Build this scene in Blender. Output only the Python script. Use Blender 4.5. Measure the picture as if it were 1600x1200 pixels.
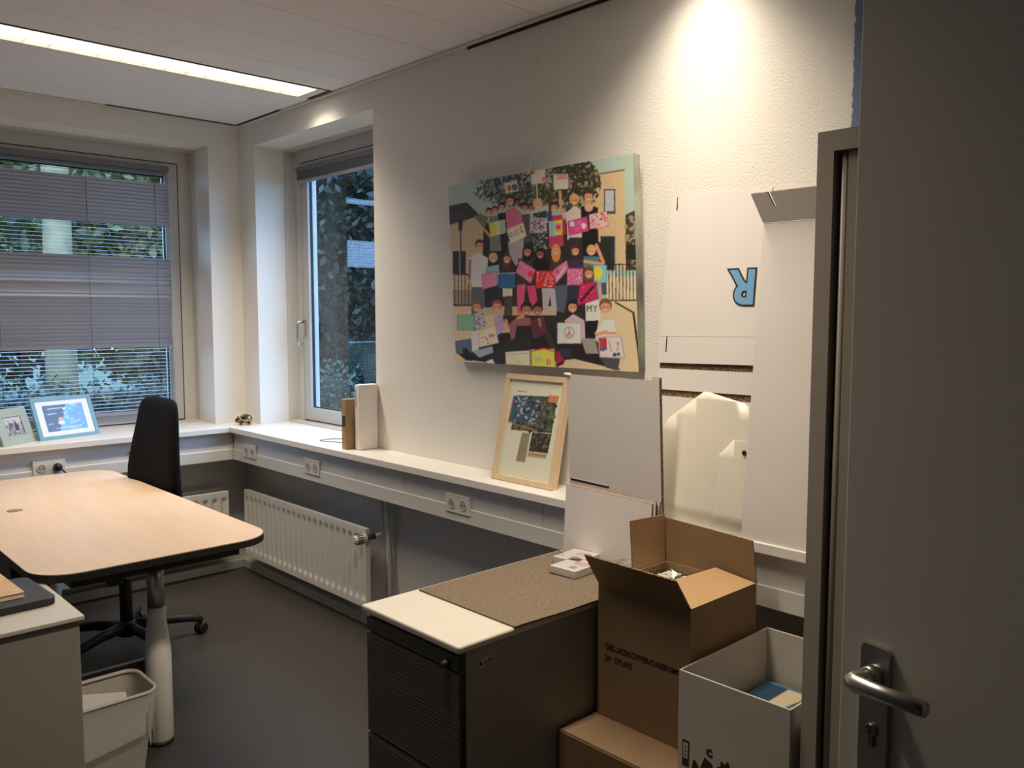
import bpy, bmesh, math, random
import numpy as np
from mathutils import Vector, Matrix

for o in list(bpy.data.objects): bpy.data.objects.remove(o)
SC = bpy.context.scene
COL = SC.collection
PI = math.pi
random.seed(7)

# ------------------------------------------------------------------ camera
CAM = Vector((-2.31976, -4.81925, 1.52))
RIGHT = Vector((0.728548, -0.684995, 0.0)); UP = Vector((0.056161, 0.059732, 0.996633)); FWD = Vector((0.682689, 0.726095, -0.081987))
cd = bpy.data.cameras.new('camera'); cam = bpy.data.objects.new('camera', cd); COL.objects.link(cam)
cd.sensor_width = 36; cd.lens = 1325.0 / 1600 * 36; cd.clip_start = 0.02
cam.matrix_world = Matrix(((RIGHT.x, UP.x, -FWD.x, CAM.x), (RIGHT.y, UP.y, -FWD.y, CAM.y), (RIGHT.z, UP.z, -FWD.z, CAM.z), (0, 0, 0, 1)))
SC.camera = cam

# ------------------------------------------------------------------ world and exposure
w = bpy.data.worlds.new('world'); SC.world = w; w.use_nodes = True
bg = w.node_tree.nodes['Background']
bg.inputs[0].default_value = (0.38, 0.58, 1.0, 1); bg.inputs[1].default_value = 8.0
vs = SC.view_settings
vs.view_transform = 'Standard'; vs.look = 'None'; vs.exposure = 0.0; vs.gamma = 1; vs.use_curve_mapping = False
LAMP_W = 22.0          # watts of each ceiling lamp
LAMP_COL = (1.0, 0.86, 0.68)

# ------------------------------------------------------------------ materials
MATS = {}
def lin(c): return tuple(((v / 12.92) if v <= 0.04045 else ((v + 0.055) / 1.055) ** 2.4) for v in c)
def rgb(r, g, b): return lin((r / 255, g / 255, b / 255))
def mat(name, col, rough=0.6, metal=0.0, var=0.0, vscale=8.0, bump=0.0, bscale=200.0, emit=None, spec=0.5, stretch=None, col2=None):
    if name in MATS: return MATS[name]
    m = bpy.data.materials.new(name); m.use_nodes = True
    nt = m.node_tree; b = nt.nodes['Principled BSDF']
    b.inputs['Base Color'].default_value = (*col, 1); b.inputs['Roughness'].default_value = rough
    b.inputs['Metallic'].default_value = metal; b.inputs['Specular IOR Level'].default_value = spec
    tc = nt.nodes.new('ShaderNodeTexCoord'); src = tc.outputs['Object']
    if stretch:
        mp = nt.nodes.new('ShaderNodeMapping'); mp.inputs['Scale'].default_value = stretch
        nt.links.new(src, mp.inputs['Vector']); src = mp.outputs['Vector']
    if var or col2:
        n = nt.nodes.new('ShaderNodeTexNoise'); n.inputs['Scale'].default_value = vscale; n.inputs['Detail'].default_value = 5
        nt.links.new(src, n.inputs['Vector'])
        r = nt.nodes.new('ShaderNodeValToRGB')
        c2 = col2 if col2 else tuple(v * (1 - var) for v in col)
        r.color_ramp.elements[0].position = 0.35; r.color_ramp.elements[1].position = 0.65
        r.color_ramp.elements[0].color = (*c2, 1); r.color_ramp.elements[1].color = (*col, 1)
        nt.links.new(n.outputs['Fac'], r.inputs['Fac']); nt.links.new(r.outputs['Color'], b.inputs['Base Color'])
    if bump:
        n2 = nt.nodes.new('ShaderNodeTexNoise'); n2.inputs['Scale'].default_value = bscale; n2.inputs['Detail'].default_value = 3
        nt.links.new(src, n2.inputs['Vector'])
        bp = nt.nodes.new('ShaderNodeBump'); bp.inputs['Strength'].default_value = bump; bp.inputs['Distance'].default_value = 0.004
        nt.links.new(n2.outputs['Fac'], bp.inputs['Height']); nt.links.new(bp.outputs['Normal'], b.inputs['Normal'])
    if emit:
        b.inputs['Emission Color'].default_value = (*emit[0], 1); b.inputs['Emission Strength'].default_value = emit[1]
    MATS[name] = m
    return m
def print_mat(name, rough=0.6):
    if name in MATS: return MATS[name]
    m = bpy.data.materials.new(name); m.use_nodes = True; nt = m.node_tree
    a = nt.nodes.new('ShaderNodeVertexColor'); a.layer_name = 'Col'
    b = nt.nodes['Principled BSDF']; b.inputs['Roughness'].default_value = rough
    nt.links.new(a.outputs['Color'], b.inputs['Base Color']); MATS[name] = m
    return m
def glass_mat(name, tint=(1, 1, 1), refl=1.0, rough=0.0):
    if name in MATS: return MATS[name]
    m = bpy.data.materials.new(name); m.use_nodes = True; nt = m.node_tree; nt.nodes.clear()
    out = nt.nodes.new('ShaderNodeOutputMaterial'); mx = nt.nodes.new('ShaderNodeMixShader')
    t = nt.nodes.new('ShaderNodeBsdfTransparent'); t.inputs[0].default_value = (*tint, 1)
    g = nt.nodes.new('ShaderNodeBsdfGlossy'); g.inputs['Roughness'].default_value = rough
    ge = nt.nodes.new('ShaderNodeNewGeometry'); dt = nt.nodes.new('ShaderNodeVectorMath'); dt.operation = 'DOT_PRODUCT'
    nt.links.new(ge.outputs['Incoming'], dt.inputs[0]); nt.links.new(ge.outputs['Normal'], dt.inputs[1])
    def mth(op, a, b=None):
        n = nt.nodes.new('ShaderNodeMath'); n.operation = op; n.use_clamp = op == 'MULTIPLY_ADD'
        for i, v_ in enumerate((a,) if b is None else (a,) + (b if isinstance(b, tuple) else (b,))):
            if isinstance(v_, (int, float)): n.inputs[i].default_value = v_
            else: nt.links.new(v_, n.inputs[i])
        return n.outputs[0]
    sch = mth('POWER', mth('SUBTRACT', 1.0, mth('ABSOLUTE', dt.outputs['Value'])), 5.0)
    fr_ = mth('MULTIPLY_ADD', sch, (0.96 * refl, 0.04 * refl)); nt.links.new(fr_, mx.inputs[0])
    nt.links.new(t.outputs[0], mx.inputs[1]); nt.links.new(g.outputs[0], mx.inputs[2]); nt.links.new(mx.outputs[0], out.inputs[0])
    MATS[name] = m
    return m
def wall_paint():
    m = mat('wall_plaster', (0.80, 0.77, 0.71), 0.85, bump=0.35, bscale=140)
    nt = m.node_tree; b = nt.nodes['Principled BSDF']; tc = nt.nodes['Texture Coordinate']
    sp = nt.nodes.new('ShaderNodeSeparateXYZ'); nt.links.new(tc.outputs['Object'], sp.inputs[0])
    n = nt.nodes.new('ShaderNodeTexNoise'); n.inputs['Scale'].default_value = 60; nt.links.new(tc.outputs['Object'], n.inputs['Vector'])
    ma = nt.nodes.new('ShaderNodeMath'); ma.operation = 'MULTIPLY_ADD'; ma.inputs[1].default_value = 0.016; ma.inputs[2].default_value = 0.0
    nt.links.new(n.outputs['Fac'], ma.inputs[0])
    ad = nt.nodes.new('ShaderNodeMath'); ad.operation = 'ADD'; nt.links.new(sp.outputs['Y'], ad.inputs[0]); nt.links.new(ma.outputs[0], ad.inputs[1])
    lt = nt.nodes.new('ShaderNodeMath'); lt.operation = 'LESS_THAN'; lt.inputs[1].default_value = -3.712; nt.links.new(ad.outputs[0], lt.inputs[0])
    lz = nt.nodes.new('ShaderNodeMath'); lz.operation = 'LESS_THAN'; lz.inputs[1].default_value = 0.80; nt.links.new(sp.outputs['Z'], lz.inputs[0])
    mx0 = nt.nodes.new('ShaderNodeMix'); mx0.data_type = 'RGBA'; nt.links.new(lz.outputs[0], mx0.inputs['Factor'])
    mx0.inputs['A'].default_value = (0.80, 0.77, 0.71, 1); mx0.inputs['B'].default_value = (0.70, 0.69, 0.66, 1)   # slightly greyer below the sill
    mx = nt.nodes.new('ShaderNodeMix'); mx.data_type = 'RGBA'; nt.links.new(lt.outputs[0], mx.inputs['Factor'])
    nt.links.new(mx0.outputs['Result'], mx.inputs['A']); mx.inputs['B'].default_value = (0.15, 0.21, 0.33, 1)         # blue painted end of the wall
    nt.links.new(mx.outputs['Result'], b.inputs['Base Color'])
    return m
WALL = wall_paint()
WHITE = mat('white_lacquer', (0.82, 0.80, 0.75), 0.35, var=0.03, vscale=3)
TRUNK = mat('trunking_plastic', (0.76, 0.74, 0.69), 0.45, var=0.03, vscale=4)
CEIL = mat('ceiling_board', (0.86, 0.83, 0.83), 0.9, var=0.03, vscale=3, bump=0.1, bscale=300)
FLOOR = mat('linoleum', (0.043, 0.038, 0.030), 0.5, var=0.12, vscale=1.5, bump=0.05, bscale=400)
FRAMEM = mat('window_frame_paint', (0.60, 0.58, 0.53), 0.4, var=0.03)
SASH = mat('window_sash_paint', (0.50, 0.49, 0.46), 0.4, var=0.03)
RUBBER = mat('black_rubber', (0.012, 0.012, 0.013), 0.6, var=0.2)
BLACK = mat('black_plastic', (0.014, 0.014, 0.015), 0.5, var=0.2)
BFAB = mat('black_upholstery', (0.006, 0.006, 0.007), 0.95, spec=0.15, bump=0.3, bscale=900)
RAD = mat('radiator_enamel', (0.74, 0.72, 0.67), 0.35, var=0.02)
BEECH = mat('beech_laminate', (0.78, 0.575, 0.415), 0.32, var=0.07, vscale=3, stretch=(9, 1, 1), spec=0.4)
CHROME = mat('satin_steel', (0.50, 0.48, 0.43), 0.3, metal=0.9, var=0.05)
ALU = mat('brushed_aluminium', (0.58, 0.56, 0.52), 0.32, metal=1.0, var=0.06, vscale=30)
LEGW = mat('leg_sleeve_paint', (0.86, 0.83, 0.76), 0.5, var=0.03)
CABTOP = mat('cabinet_top_laminate', (0.60, 0.56, 0.49), 0.4, var=0.03)
CABSIDE = mat('cabinet_grey_steel', (0.30, 0.285, 0.25), 0.5, var=0.05)
CABDARK = mat('cabinet_dark_front', (0.105, 0.10, 0.09), 0.5, var=0.05, bump=0.5, bscale=40, stretch=(0.1, 0.1, 6))
TAUPE = mat('taupe_steel', (0.40, 0.35, 0.295), 0.45, var=0.03)
DOORM = mat('door_laminate', (0.76, 0.71, 0.58), 0.5, var=0.03, vscale=2)
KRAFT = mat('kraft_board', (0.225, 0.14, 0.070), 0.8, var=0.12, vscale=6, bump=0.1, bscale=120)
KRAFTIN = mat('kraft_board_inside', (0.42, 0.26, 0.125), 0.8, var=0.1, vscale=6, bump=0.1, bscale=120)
CORR = mat('corrugated_edge', (0.36, 0.24, 0.13), 0.9, bump=1.0, bscale=180, col2=(0.05, 0.035, 0.022), vscale=150)
WBOARD = mat('white_board', (0.70, 0.66, 0.63), 0.6, var=0.03, vscale=5)
WCARD = mat('white_card_gloss', (0.76, 0.72, 0.62), 0.4, var=0.03)
FELT = mat('brown_felt', (0.20, 0.15, 0.105), 0.95, bump=0.6, bscale=500, col2=(0.14, 0.105, 0.07), vscale=120)
PAPER = mat('paper', (0.82, 0.77, 0.74), 0.7, var=0.02)
FILM = glass_mat('clear_film', (0.93, 0.93, 0.93), 2.2, 0.12)
GLASS = glass_mat('window_glass', (0.86, 0.92, 0.93), 1.2)
PGLASS = glass_mat('picture_glass', (1, 1, 1), 1.0)
PINE = mat('pale_wood', (0.72, 0.54, 0.35), 0.5, var=0.10, vscale=6, stretch=(12, 12, 1.5))
SLAT = mat('blind_slat_aluminium', (0.34, 0.335, 0.35), 0.4, metal=0.2, var=0.04)
INK = mat('black_ink', (0.012, 0.011, 0.010), 0.7, var=0.1)

# ------------------------------------------------------------------ helpers
def props(o, label=None, cat=None, group=None, kind=None):
    if label: o['label'] = label
    if cat: o['category'] = cat
    if group: o['group'] = group
    if kind: o['kind'] = kind
    return o
def thing(name, label, cat, loc=(0, 0, 0), group=None, rotz=0.0):
    e = bpy.data.objects.new(name, None); COL.objects.link(e); e.location = loc; e.rotation_euler = (0, 0, rotz)
    e.empty_display_size = 0.05
    return props(e, label, cat, group)
def link(name, me, m, parent=None, local=False):
    o = bpy.data.objects.new(name, me); COL.objects.link(o)
    if m is not None and not me.materials: me.materials.append(m)
    if parent is not None:
        o.parent = parent
        if not local and parent.type == 'EMPTY': o.matrix_parent_inverse = Matrix.Translation(-parent.location)
    return o
def mesh(name, verts, faces, m, parent=None, local=False, smooth=False):
    me = bpy.data.meshes.new(name); me.from_pydata([tuple(v) for v in verts], [], faces); me.update()
    if smooth: me.polygons.foreach_set('use_smooth', [True] * len(me.polygons))
    return link(name, me, m, parent, local)
def bm_box(bm, x0, x1, y0, y1, z0, z1):
    x0, x1 = min(x0, x1), max(x0, x1); y0, y1 = min(y0, y1), max(y0, y1); z0, z1 = min(z0, z1), max(z0, z1)
    v = [bm.verts.new((x, y, z)) for x in (x0, x1) for y in (y0, y1) for z in (z0, z1)]
    for f in ((0, 1, 3, 2), (4, 6, 7, 5), (0, 4, 5, 1), (2, 3, 7, 6), (0, 2, 6, 4), (1, 5, 7, 3)): bm.faces.new([v[i] for i in f])
def finish(name, bm, m, parent=None, local=False, bevel=0.0, seg=2, smooth=False):
    if bevel: bmesh.ops.bevel(bm, geom=bm.edges[:], offset=bevel, segments=seg, affect='EDGES', profile=0.5)
    bmesh.ops.recalc_face_normals(bm, faces=bm.faces[:])
    me = bpy.data.meshes.new(name); bm.to_mesh(me); bm.free()
    if smooth: me.polygons.foreach_set('use_smooth', [True] * len(me.polygons))
    return link(name, me, m, parent, local)
def box(name, x0, x1, y0, y1, z0, z1, m, parent=None, bevel=0.0, local=False, seg=2):
    bm = bmesh.new(); bm_box(bm, x0, x1, y0, y1, z0, z1)
    return finish(name, bm, m, parent, local, bevel, seg)
def boxes(name, lst, m, parent=None, local=False, bevel=0.0):
    bm = bmesh.new()
    for b in lst: bm_box(bm, *b)
    return finish(name, bm, m, parent, local, bevel)
def prism(name, pts, z0, z1, m, parent=None, local=False, bevel=0.0):
    # pts: 2D outline in xy, extruded in z
    bm = bmesh.new(); a = [bm.verts.new((p[0], p[1], z0)) for p in pts]; b = [bm.verts.new((p[0], p[1], z1)) for p in pts]
    bm.faces.new(a[::-1]); bm.faces.new(b); n = len(pts)
    for i in range(n): bm.faces.new((a[i], a[(i + 1) % n], b[(i + 1) % n], b[i]))
    return finish(name, bm, m, parent, local, bevel)
def sheet(name, corners, thick, m, parent=None, local=False, out=None, edge=None):
    # polygon sheet of 3D corners extruded by vector out*thick
    c = [Vector(p) for p in corners]; n = (c[1] - c[0]).cross(c[2] - c[0]).normalized() if out is None else Vector(out).normalized()
    k = len(c); vs_ = c + [p + n * thick for p in c]
    fs = [tuple(range(k))[::-1], tuple(range(k, 2 * k))] + [(i, (i + 1) % k, k + (i + 1) % k, k + i) for i in range(k)]
    me = bpy.data.meshes.new(name); me.from_pydata([tuple(v) for v in vs_], [], fs)
    me.materials.append(m)
    if edge is not None:
        me.materials.append(edge)
        for p in me.polygons[2:]: p.material_index = 1
    bm = bmesh.new(); bm.from_mesh(me); bmesh.ops.recalc_face_normals(bm, faces=bm.faces[:]); bm.to_mesh(me); bm.free()
    return link(name, me, None, parent, local)
def tube(name, pts, r, m, parent=None, local=False, seg=10, closed=False, radii=None):
    pts = [Vector(p) for p in pts]; n = len(pts); vs_ = []; fs = []
    prev = None
    for i, p in enumerate(pts):
        t = (pts[min(i + 1, n - 1)] - pts[max(i - 1, 0)]) if not closed else (pts[(i + 1) % n] - pts[i - 1])
        t.normalize()
        a = Vector((0, 0, 1)) if abs(t.z) < 0.9 else Vector((1, 0, 0))
        if prev is None: u = t.cross(a).normalized()
        else: u = (prev - t * prev.dot(t)).normalized()
        prev = u; v = t.cross(u); rr = radii[i] if radii else r
        vs_ += [p + (u * math.cos(2 * PI * k / seg) + v * math.sin(2 * PI * k / seg)) * rr for k in range(seg)]
    for i in range(n if closed else n - 1):
        j = (i + 1) % n
        fs += [(i * seg + k, i * seg + (k + 1) % seg, j * seg + (k + 1) % seg, j * seg + k) for k in range(seg)]
    if not closed: fs += [tuple(range(seg))[::-1], tuple(range((n - 1) * seg, n * seg))]
    return mesh(name, vs_, fs, m, parent, local, smooth=True)
def lathe(name, prof, c, m, parent=None, local=False, seg=24, axis='z', sx=1.0):
    # prof: [(r, h)...] around axis through c
    vs_ = []; fs = []
    for r, h in prof:
        for k in range(seg):
            a = 2 * PI * k / seg; p = (r * math.cos(a) * sx, r * math.sin(a), h)
            if axis == 'x': p = (h, p[0], p[1])
            elif axis == 'y': p = (p[0], h, p[1])
            vs_.append((c[0] + p[0], c[1] + p[1], c[2] + p[2]))
    n = len(prof)
    for i in range(n - 1): fs += [(i * seg + k, i * seg + (k + 1) % seg, (i + 1) * seg + (k + 1) % seg, (i + 1) * seg + k) for k in range(seg)]
    fs += [tuple(range(seg))[::-1], tuple(range((n - 1) * seg, n * seg))]
    o = mesh(name, vs_, fs, m, parent, local)
    bm = bmesh.new(); bm.from_mesh(o.data); bmesh.ops.recalc_face_normals(bm, faces=bm.faces[:])
    for f in bm.faces: f.smooth = len(f.verts) == 4
    bm.to_mesh(o.data); bm.free()
    return o
def text(name, body, size, m, origin, xdir, ydir, parent=None, local=False, offset=0.0, depth=0.0003):
    cu = bpy.data.curves.new('t', 'FONT'); cu.body = body; cu.size = size; cu.offset = offset; cu.extrude = depth
    o = bpy.data.objects.new('t', cu); COL.objects.link(o)
    me = bpy.data.meshes.new_from_object(o.evaluated_get(bpy.context.evaluated_depsgraph_get()))
    bpy.data.objects.remove(o)
    X = Vector(xdir).normalized(); Y = Vector(ydir).normalized(); Zv = X.cross(Y)
    M = Matrix(((X.x, Y.x, Zv.x, origin[0]), (X.y, Y.y, Zv.y, origin[1]), (X.z, Y.z, Zv.z, origin[2]), (0, 0, 0, 1)))
    me.transform(M); me.materials.clear()
    return link(name, me, m, parent, local)
def struct(o): return props(o, kind='structure')

# flat prints: shapes drawn on a fine grid of vertices that carry the print's colours
class Paint:
    def __init__(s, quad, W, H, bgc):
        # quad: paint coordinates of the sheet's TL, TR, BR, BL corners
        s.W, s.H = W, H
        src = np.array([(0, 0), (1, 0), (1, 1), (0, 1)], float); A = []; B = []
        for (u, v), (x, y) in zip(src, quad):
            A += [[u, v, 1, 0, 0, 0, -u * x, -v * x], [0, 0, 0, u, v, 1, -u * y, -v * y]]; B += [x, y]
        h = np.linalg.solve(np.array(A), np.array(B)); Hm = np.append(h, 1).reshape(3, 3)
        uu, vv = np.meshgrid((np.arange(W * 2) + 0.5) / (W * 2), (np.arange(H * 2) + 0.5) / (H * 2))
        q = Hm @ np.stack([uu.ravel(), vv.ravel(), np.ones(uu.size)])
        s.x = (q[0] / q[2]).reshape(H * 2, W * 2); s.y = (q[1] / q[2]).reshape(H * 2, W * 2)
        s.c = np.zeros((H * 2, W * 2, 3)); s.c[:] = np.array(bgc) / 255.0; s.rng = np.random.default_rng(3)
    def fill(s, mask, col): s.c[mask] = np.array(col) / 255.0
    def ell(s, cx, cy, rx, ry, col, rot=0.0):
        a = math.radians(rot); dx = s.x - cx; dy = s.y - cy
        u = dx * math.cos(a) + dy * math.sin(a); v = -dx * math.sin(a) + dy * math.cos(a)
        s.fill((u / rx) ** 2 + (v / ry) ** 2 < 1, col)
    def pmask(s, pts):
        m = np.zeros(s.x.shape, bool); n = len(pts)
        for i in range(n):
            x1, y1 = pts[i]; x2, y2 = pts[(i + 1) % n]
            if y1 == y2: continue
            m ^= ((s.y > min(y1, y2)) & (s.y <= max(y1, y2)) & (s.x < (x2 - x1) * (s.y - y1) / (y2 - y1) + x1))
        return m
    def poly(s, pts, col): s.fill(s.pmask(pts), col)
    def rect(s, x0, y0, x1, y1, col): s.fill((s.x >= x0) & (s.x <= x1) & (s.y >= y0) & (s.y <= y1), col)
    def line(s, x1, y1, x2, y2, wd, col):
        dx, dy = x2 - x1, y2 - y1; L = dx * dx + dy * dy + 1e-9
        t = np.clip(((s.x - x1) * dx + (s.y - y1) * dy) / L, 0, 1)
        s.fill((s.x - x1 - t * dx) ** 2 + (s.y - y1 - t * dy) ** 2 < (wd / 2) ** 2, col)
    def speck(s, mask, col, p): s.fill(mask & (s.rng.random(s.x.shape) < p), col)
    def blot(s, mask, col, n, r, seed=1):
        rg = np.random.default_rng(seed); ys, xs = np.nonzero(mask)
        if len(xs) == 0: return
        for k in rg.integers(0, len(xs), n):
            s.ell(s.x[ys[k], xs[k]], s.y[ys[k], xs[k]], r * rg.uniform(0.5, 1.4), r * rg.uniform(0.4, 1.0), col, rg.uniform(0, 180))
    def noise(s, cell, seed):
        rg = np.random.default_rng(seed); out = np.zeros(s.x.shape)
        for k, wgt in ((1, 1.0), (2, 0.6), (4, 0.35)):
            g = rg.random((220 * k, 220 * k)); fx = (s.x - s.x.min()) / cell * k % (220 * k - 1); fy = (s.y - s.y.min()) / cell * k % (220 * k - 1)
            ix = fx.astype(int); iy = fy.astype(int); tx = fx - ix; ty = fy - iy
            out += wgt * ((g[iy, ix] * (1 - tx) + g[iy, ix + 1] * tx) * (1 - ty) + (g[iy + 1, ix] * (1 - tx) + g[iy + 1, ix + 1] * tx) * ty)
        return out / 1.95
    def emask(s, cx, cy, rx, ry): return ((s.x - cx) / rx) ** 2 + ((s.y - cy) / ry) ** 2 < 1
    def build(s, name, c3, m, parent=None, local=False, gain=1.35):
        c = s.c.reshape(s.H, 2, s.W, 2, 3).mean((1, 3)) + s.rng.normal(0, 0.012, (s.H, s.W, 3)); c = np.clip(c, 0.004, 1)
        L = np.where(c <= 0.04045, c / 12.92, ((c + 0.055) / 1.055) ** 2.4) * gain; L = np.clip(L, 0, 0.88)
        TL, TR, BR, BL = [np.array(p, float) for p in c3]
        u = np.linspace(0, 1, s.W)[None, :, None]; v = np.linspace(0, 1, s.H)[:, None, None]
        P = (TL * (1 - u) + TR * u) * (1 - v) + (BL * (1 - u) + BR * u) * v
        idx = np.arange(s.W * s.H).reshape(s.H, s.W)
        F = np.stack([idx[1:, :-1], idx[1:, 1:], idx[:-1, 1:], idx[:-1, :-1]], -1).reshape(-1, 4)
        me = bpy.data.meshes.new(name); me.from_pydata(P.reshape(-1, 3).tolist(), [], F.tolist())
        at = me.color_attributes.new('Col', 'FLOAT_COLOR', 'POINT')
        at.data.foreach_set('color', np.concatenate([L.reshape(-1, 3), np.ones((s.W * s.H, 1))], 1).astype(np.float32).ravel())
        return link(name, me, m, parent, local)
PRINT = print_mat('printed_picture', 0.55)

# ------------------------------------------------------------------ room shell
ZC = 2.622
NI0, NI1, NZ = 0.19, 1.395, 2.484          # window niche: distance from the corner, head height
T = 0.34
struct(box('floor', -3.7, 0.0, -6.9, 0.0, -0.12, 0.0, FLOOR))
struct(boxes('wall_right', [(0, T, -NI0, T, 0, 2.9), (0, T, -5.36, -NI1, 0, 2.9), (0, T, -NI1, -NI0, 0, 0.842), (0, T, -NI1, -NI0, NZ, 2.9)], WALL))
LX1 = -2.05
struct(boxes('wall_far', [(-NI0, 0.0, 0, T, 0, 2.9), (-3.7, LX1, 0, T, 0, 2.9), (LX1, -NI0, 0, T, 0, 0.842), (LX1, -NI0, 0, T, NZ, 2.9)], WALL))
LEFTW = mat('left_wall_paint', (0.15, 0.20, 0.30), 0.85, var=0.02, bump=0.3, bscale=140)
struct(box('wall_left', -3.85, -3.7, -6.9, T, 0, 2.9, LEFTW))
DX0, DX1 = -2.42, -1.46
NEARW = mat('near_wall_paint', (0.13, 0.18, 0.28), 0.85, var=0.02, bump=0.3, bscale=140)
struct(boxes('wall_near', [(-3.7, DX0, -5.36, -5.24, 0, 2.9), (DX1, 0.0, -5.36, -5.24, 0, 2.9), (DX0, DX1, -5.36, -5.24, 2.14, 2.9)], NEARW))
struct(boxes('wall_hall', [(-3.7, 0.34, -7.0, -6.9, 0, 2.9), (0.0, 0.34, -6.9, -5.36, 0, 2.9)], NEARW))
ceil = struct(box('ceiling', -3.7, T, -6.9, T, ZC + 0.10, ZC + 0.28, CEIL))
# ceiling boards run parallel to the lamps
FY = [(-0.852, -1.068), (-3.152, -3.368)]
FX0, FX1 = -0.045, -1.56
edges = [-0.012, -0.24, -0.545, -0.850]
y = -1.070
ys_ = [y]
while y > -6.8:
    y -= 0.305 if len(ys_) > 1 else 0.245
    ys_.append(y)
spans = list(zip(edges[:-1], edges[1:])) + [(a, b) for a, b in zip(ys_[:-1], ys_[1:])]
def board(x0, x1, y0, y1):
    if y0 - y1 > 0.01: box('ceiling_board', x0, x1, y1 + 0.0012, y0 - 0.0012, ZC, ZC + 0.018, CEIL, ceil, bevel=0.0015, seg=1)
for a, b in spans:
    f = FY[1]
    if b < f[0] and a > f[1]:
        board(-3.7, FX1 - 0.012, a, b)
        board(FX1 - 0.012, -0.012, a, max(b, f[0])) if a > f[0] else None
        board(FX1 - 0.012, -0.012, min(a, f[1]), b) if b < f[1] else None
    else: board(-3.7, -0.012, a, b)
board(-3.7, FX1 - 0.012, FY[0][0], FY[0][1])
TRIM = mat('ceiling_trim_paint', (0.70, 0.67, 0.61), 0.6, var=0.03)
GAPM = mat('shadow_gap_dark', (0.02, 0.018, 0.016), 0.9, var=0.2)
struct(box('trim_1', -0.020, -0.0005, -5.24, -0.02, ZC - 0.010, ZC - 0.001, TRIM, bevel=0.002))
struct(box('trim_2', -3.7, 0.0, -0.020, -0.0005, ZC - 0.010, ZC - 0.001, TRIM, bevel=0.002))
struct(box('gap_shade_1', -0.006, -0.0002, -4.4, -2.09, ZC - 0.021, ZC - 0.0102, GAPM))  # near-black strip paints the shade of the open gap below the trim
struct(boxes('gap_shade_2', [(-0.030, -0.0205, -0.55, -0.03, ZC - 0.004, ZC - 0.0005), (-0.75, -0.030, -0.030, -0.0205, ZC - 0.004, ZC - 0.0005)], GAPM))  # dark strips stand in for gap shade at the room corner
# window sills and cable trunking under them
sr = struct(boxes('trim_5', [(-0.19, 0.0, -1.70, -0.0, 0.842, 0.874), (0.0, 0.25, -NI1, -NI0, 0.842, 0.874)], WHITE, bevel=0.003))
struct(box('trim_6', -0.19, 0.0, -5.24, -1.7025, 0.842, 0.874, WHITE, bevel=0.003))
struct(boxes('trim_7', [(-3.7, -0.1915, -0.19, 0.0, 0.842, 0.874), (LX1, -NI0, 0.0, 0.25, 0.842, 0.874)], WHITE, bevel=0.003))
tr = struct(box('trim_8', -0.161, 0.0, -5.24, -0.0, 0.678, 0.744, TRUNK, bevel=0.004))
for a, b in ((-0.155, -1.432), (-1.434, -1.826), (-1.8295, -2.529), (-2.531, -2.679), (-2.681, -5.24)):
    box('cover_panel', -0.155, -0.02, b, a, 0.744, 0.8425, TRUNK, tr, bevel=0.0015)
tl = struct(box('trim_9', -3.7, -0.1615, -0.161, 0.0, 0.678, 0.744, TRUNK, bevel=0.004))
for a, b in ((-0.157, -0.62), (-0.622, -1.75), (-1.752, -3.7)):
    box('cover_panel', b, a, -0.155, -0.02, 0.744, 0.8425, TRUNK, tl, bevel=0.0015)
PLINTH = mat('plinth_paint', (0.50, 0.48, 0.44), 0.5, var=0.03)
struct(box('baseboard_right', -0.065, -0.0, -5.24, -0.0, 0.0, 0.052, PLINTH, bevel=0.004))
struct(box('baseboard_far', -3.7, -0.0655, -0.065, -0.0, 0.0, 0.052, PLINTH, bevel=0.004))

# ------------------------------------------------------------------ ceiling lamps
LAMPW = mat('lamp_diffuser', (0.9, 0.9, 0.9), 0.5, emit=((1.0, 0.93, 0.82), 3.0))
HOUS = mat('lamp_housing', (0.75, 0.70, 0.60), 0.4, var=0.02)
REFL = mat('lamp_louvre', (0.85, 0.83, 0.80), 0.25, metal=0.6, var=0.02)
for i, (ya, yb) in enumerate(FY):
    lab = ('long recessed fluorescent ceiling lamp running out from above the corner window' if i == 0 else 'long recessed fluorescent ceiling lamp above the stacked boxes')
    e = thing('ceiling_lamp', lab, 'ceiling lamp', ((FX0 + FX1) / 2, (ya + yb) / 2, ZC), 'recessed ceiling lamps')
    boxes('housing', [(FX1, FX0, yb, yb + 0.012, ZC - 0.002, ZC + 0.08), (FX1, FX0, ya - 0.012, ya, ZC - 0.002, ZC + 0.08),
                      (FX1, FX1 + 0.03, yb + 0.012, ya - 0.012, ZC - 0.002, ZC + 0.08), (FX0 - 0.05, FX0, yb + 0.012, ya - 0.012, ZC - 0.002, ZC + 0.08),
                      (FX1, FX0, yb, ya, ZC + 0.075, ZC + 0.085)], HOUS, e)
    box('edge_gap', FX1, FX0 + 0.02, yb - 0.0085, yb - 0.0005, ZC - 0.0025, ZC + 0.004, GAPM, e)
    box('diffuser', FX1 + 0.031, FX0 - 0.051, yb + 0.0125, ya - 0.0125, ZC + 0.020, ZC + 0.024, LAMPW, e)
    for k in range(1, 15):
        xx = FX1 + 0.03 + k * (FX0 - 0.05 - FX1 - 0.03) / 15
        box('louvre_fin', xx - 0.001, xx + 0.001, yb + 0.0125, ya - 0.0125, ZC + 0.002, ZC + 0.019, REFL, e)
    ld = bpy.data.lights.new('lamp_light', 'AREA'); ld.shape = 'RECTANGLE'; ld.size = FX0 - FX1 - 0.10; ld.size_y = 0.17
    ld.energy = LAMP_W; ld.color = LAMP_COL; ld.spread = math.radians(115)
    lo = bpy.data.objects.new('lamp_light', ld); COL.objects.link(lo); lo.parent = e; lo.location = (0, 0, 0.001)

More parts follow.
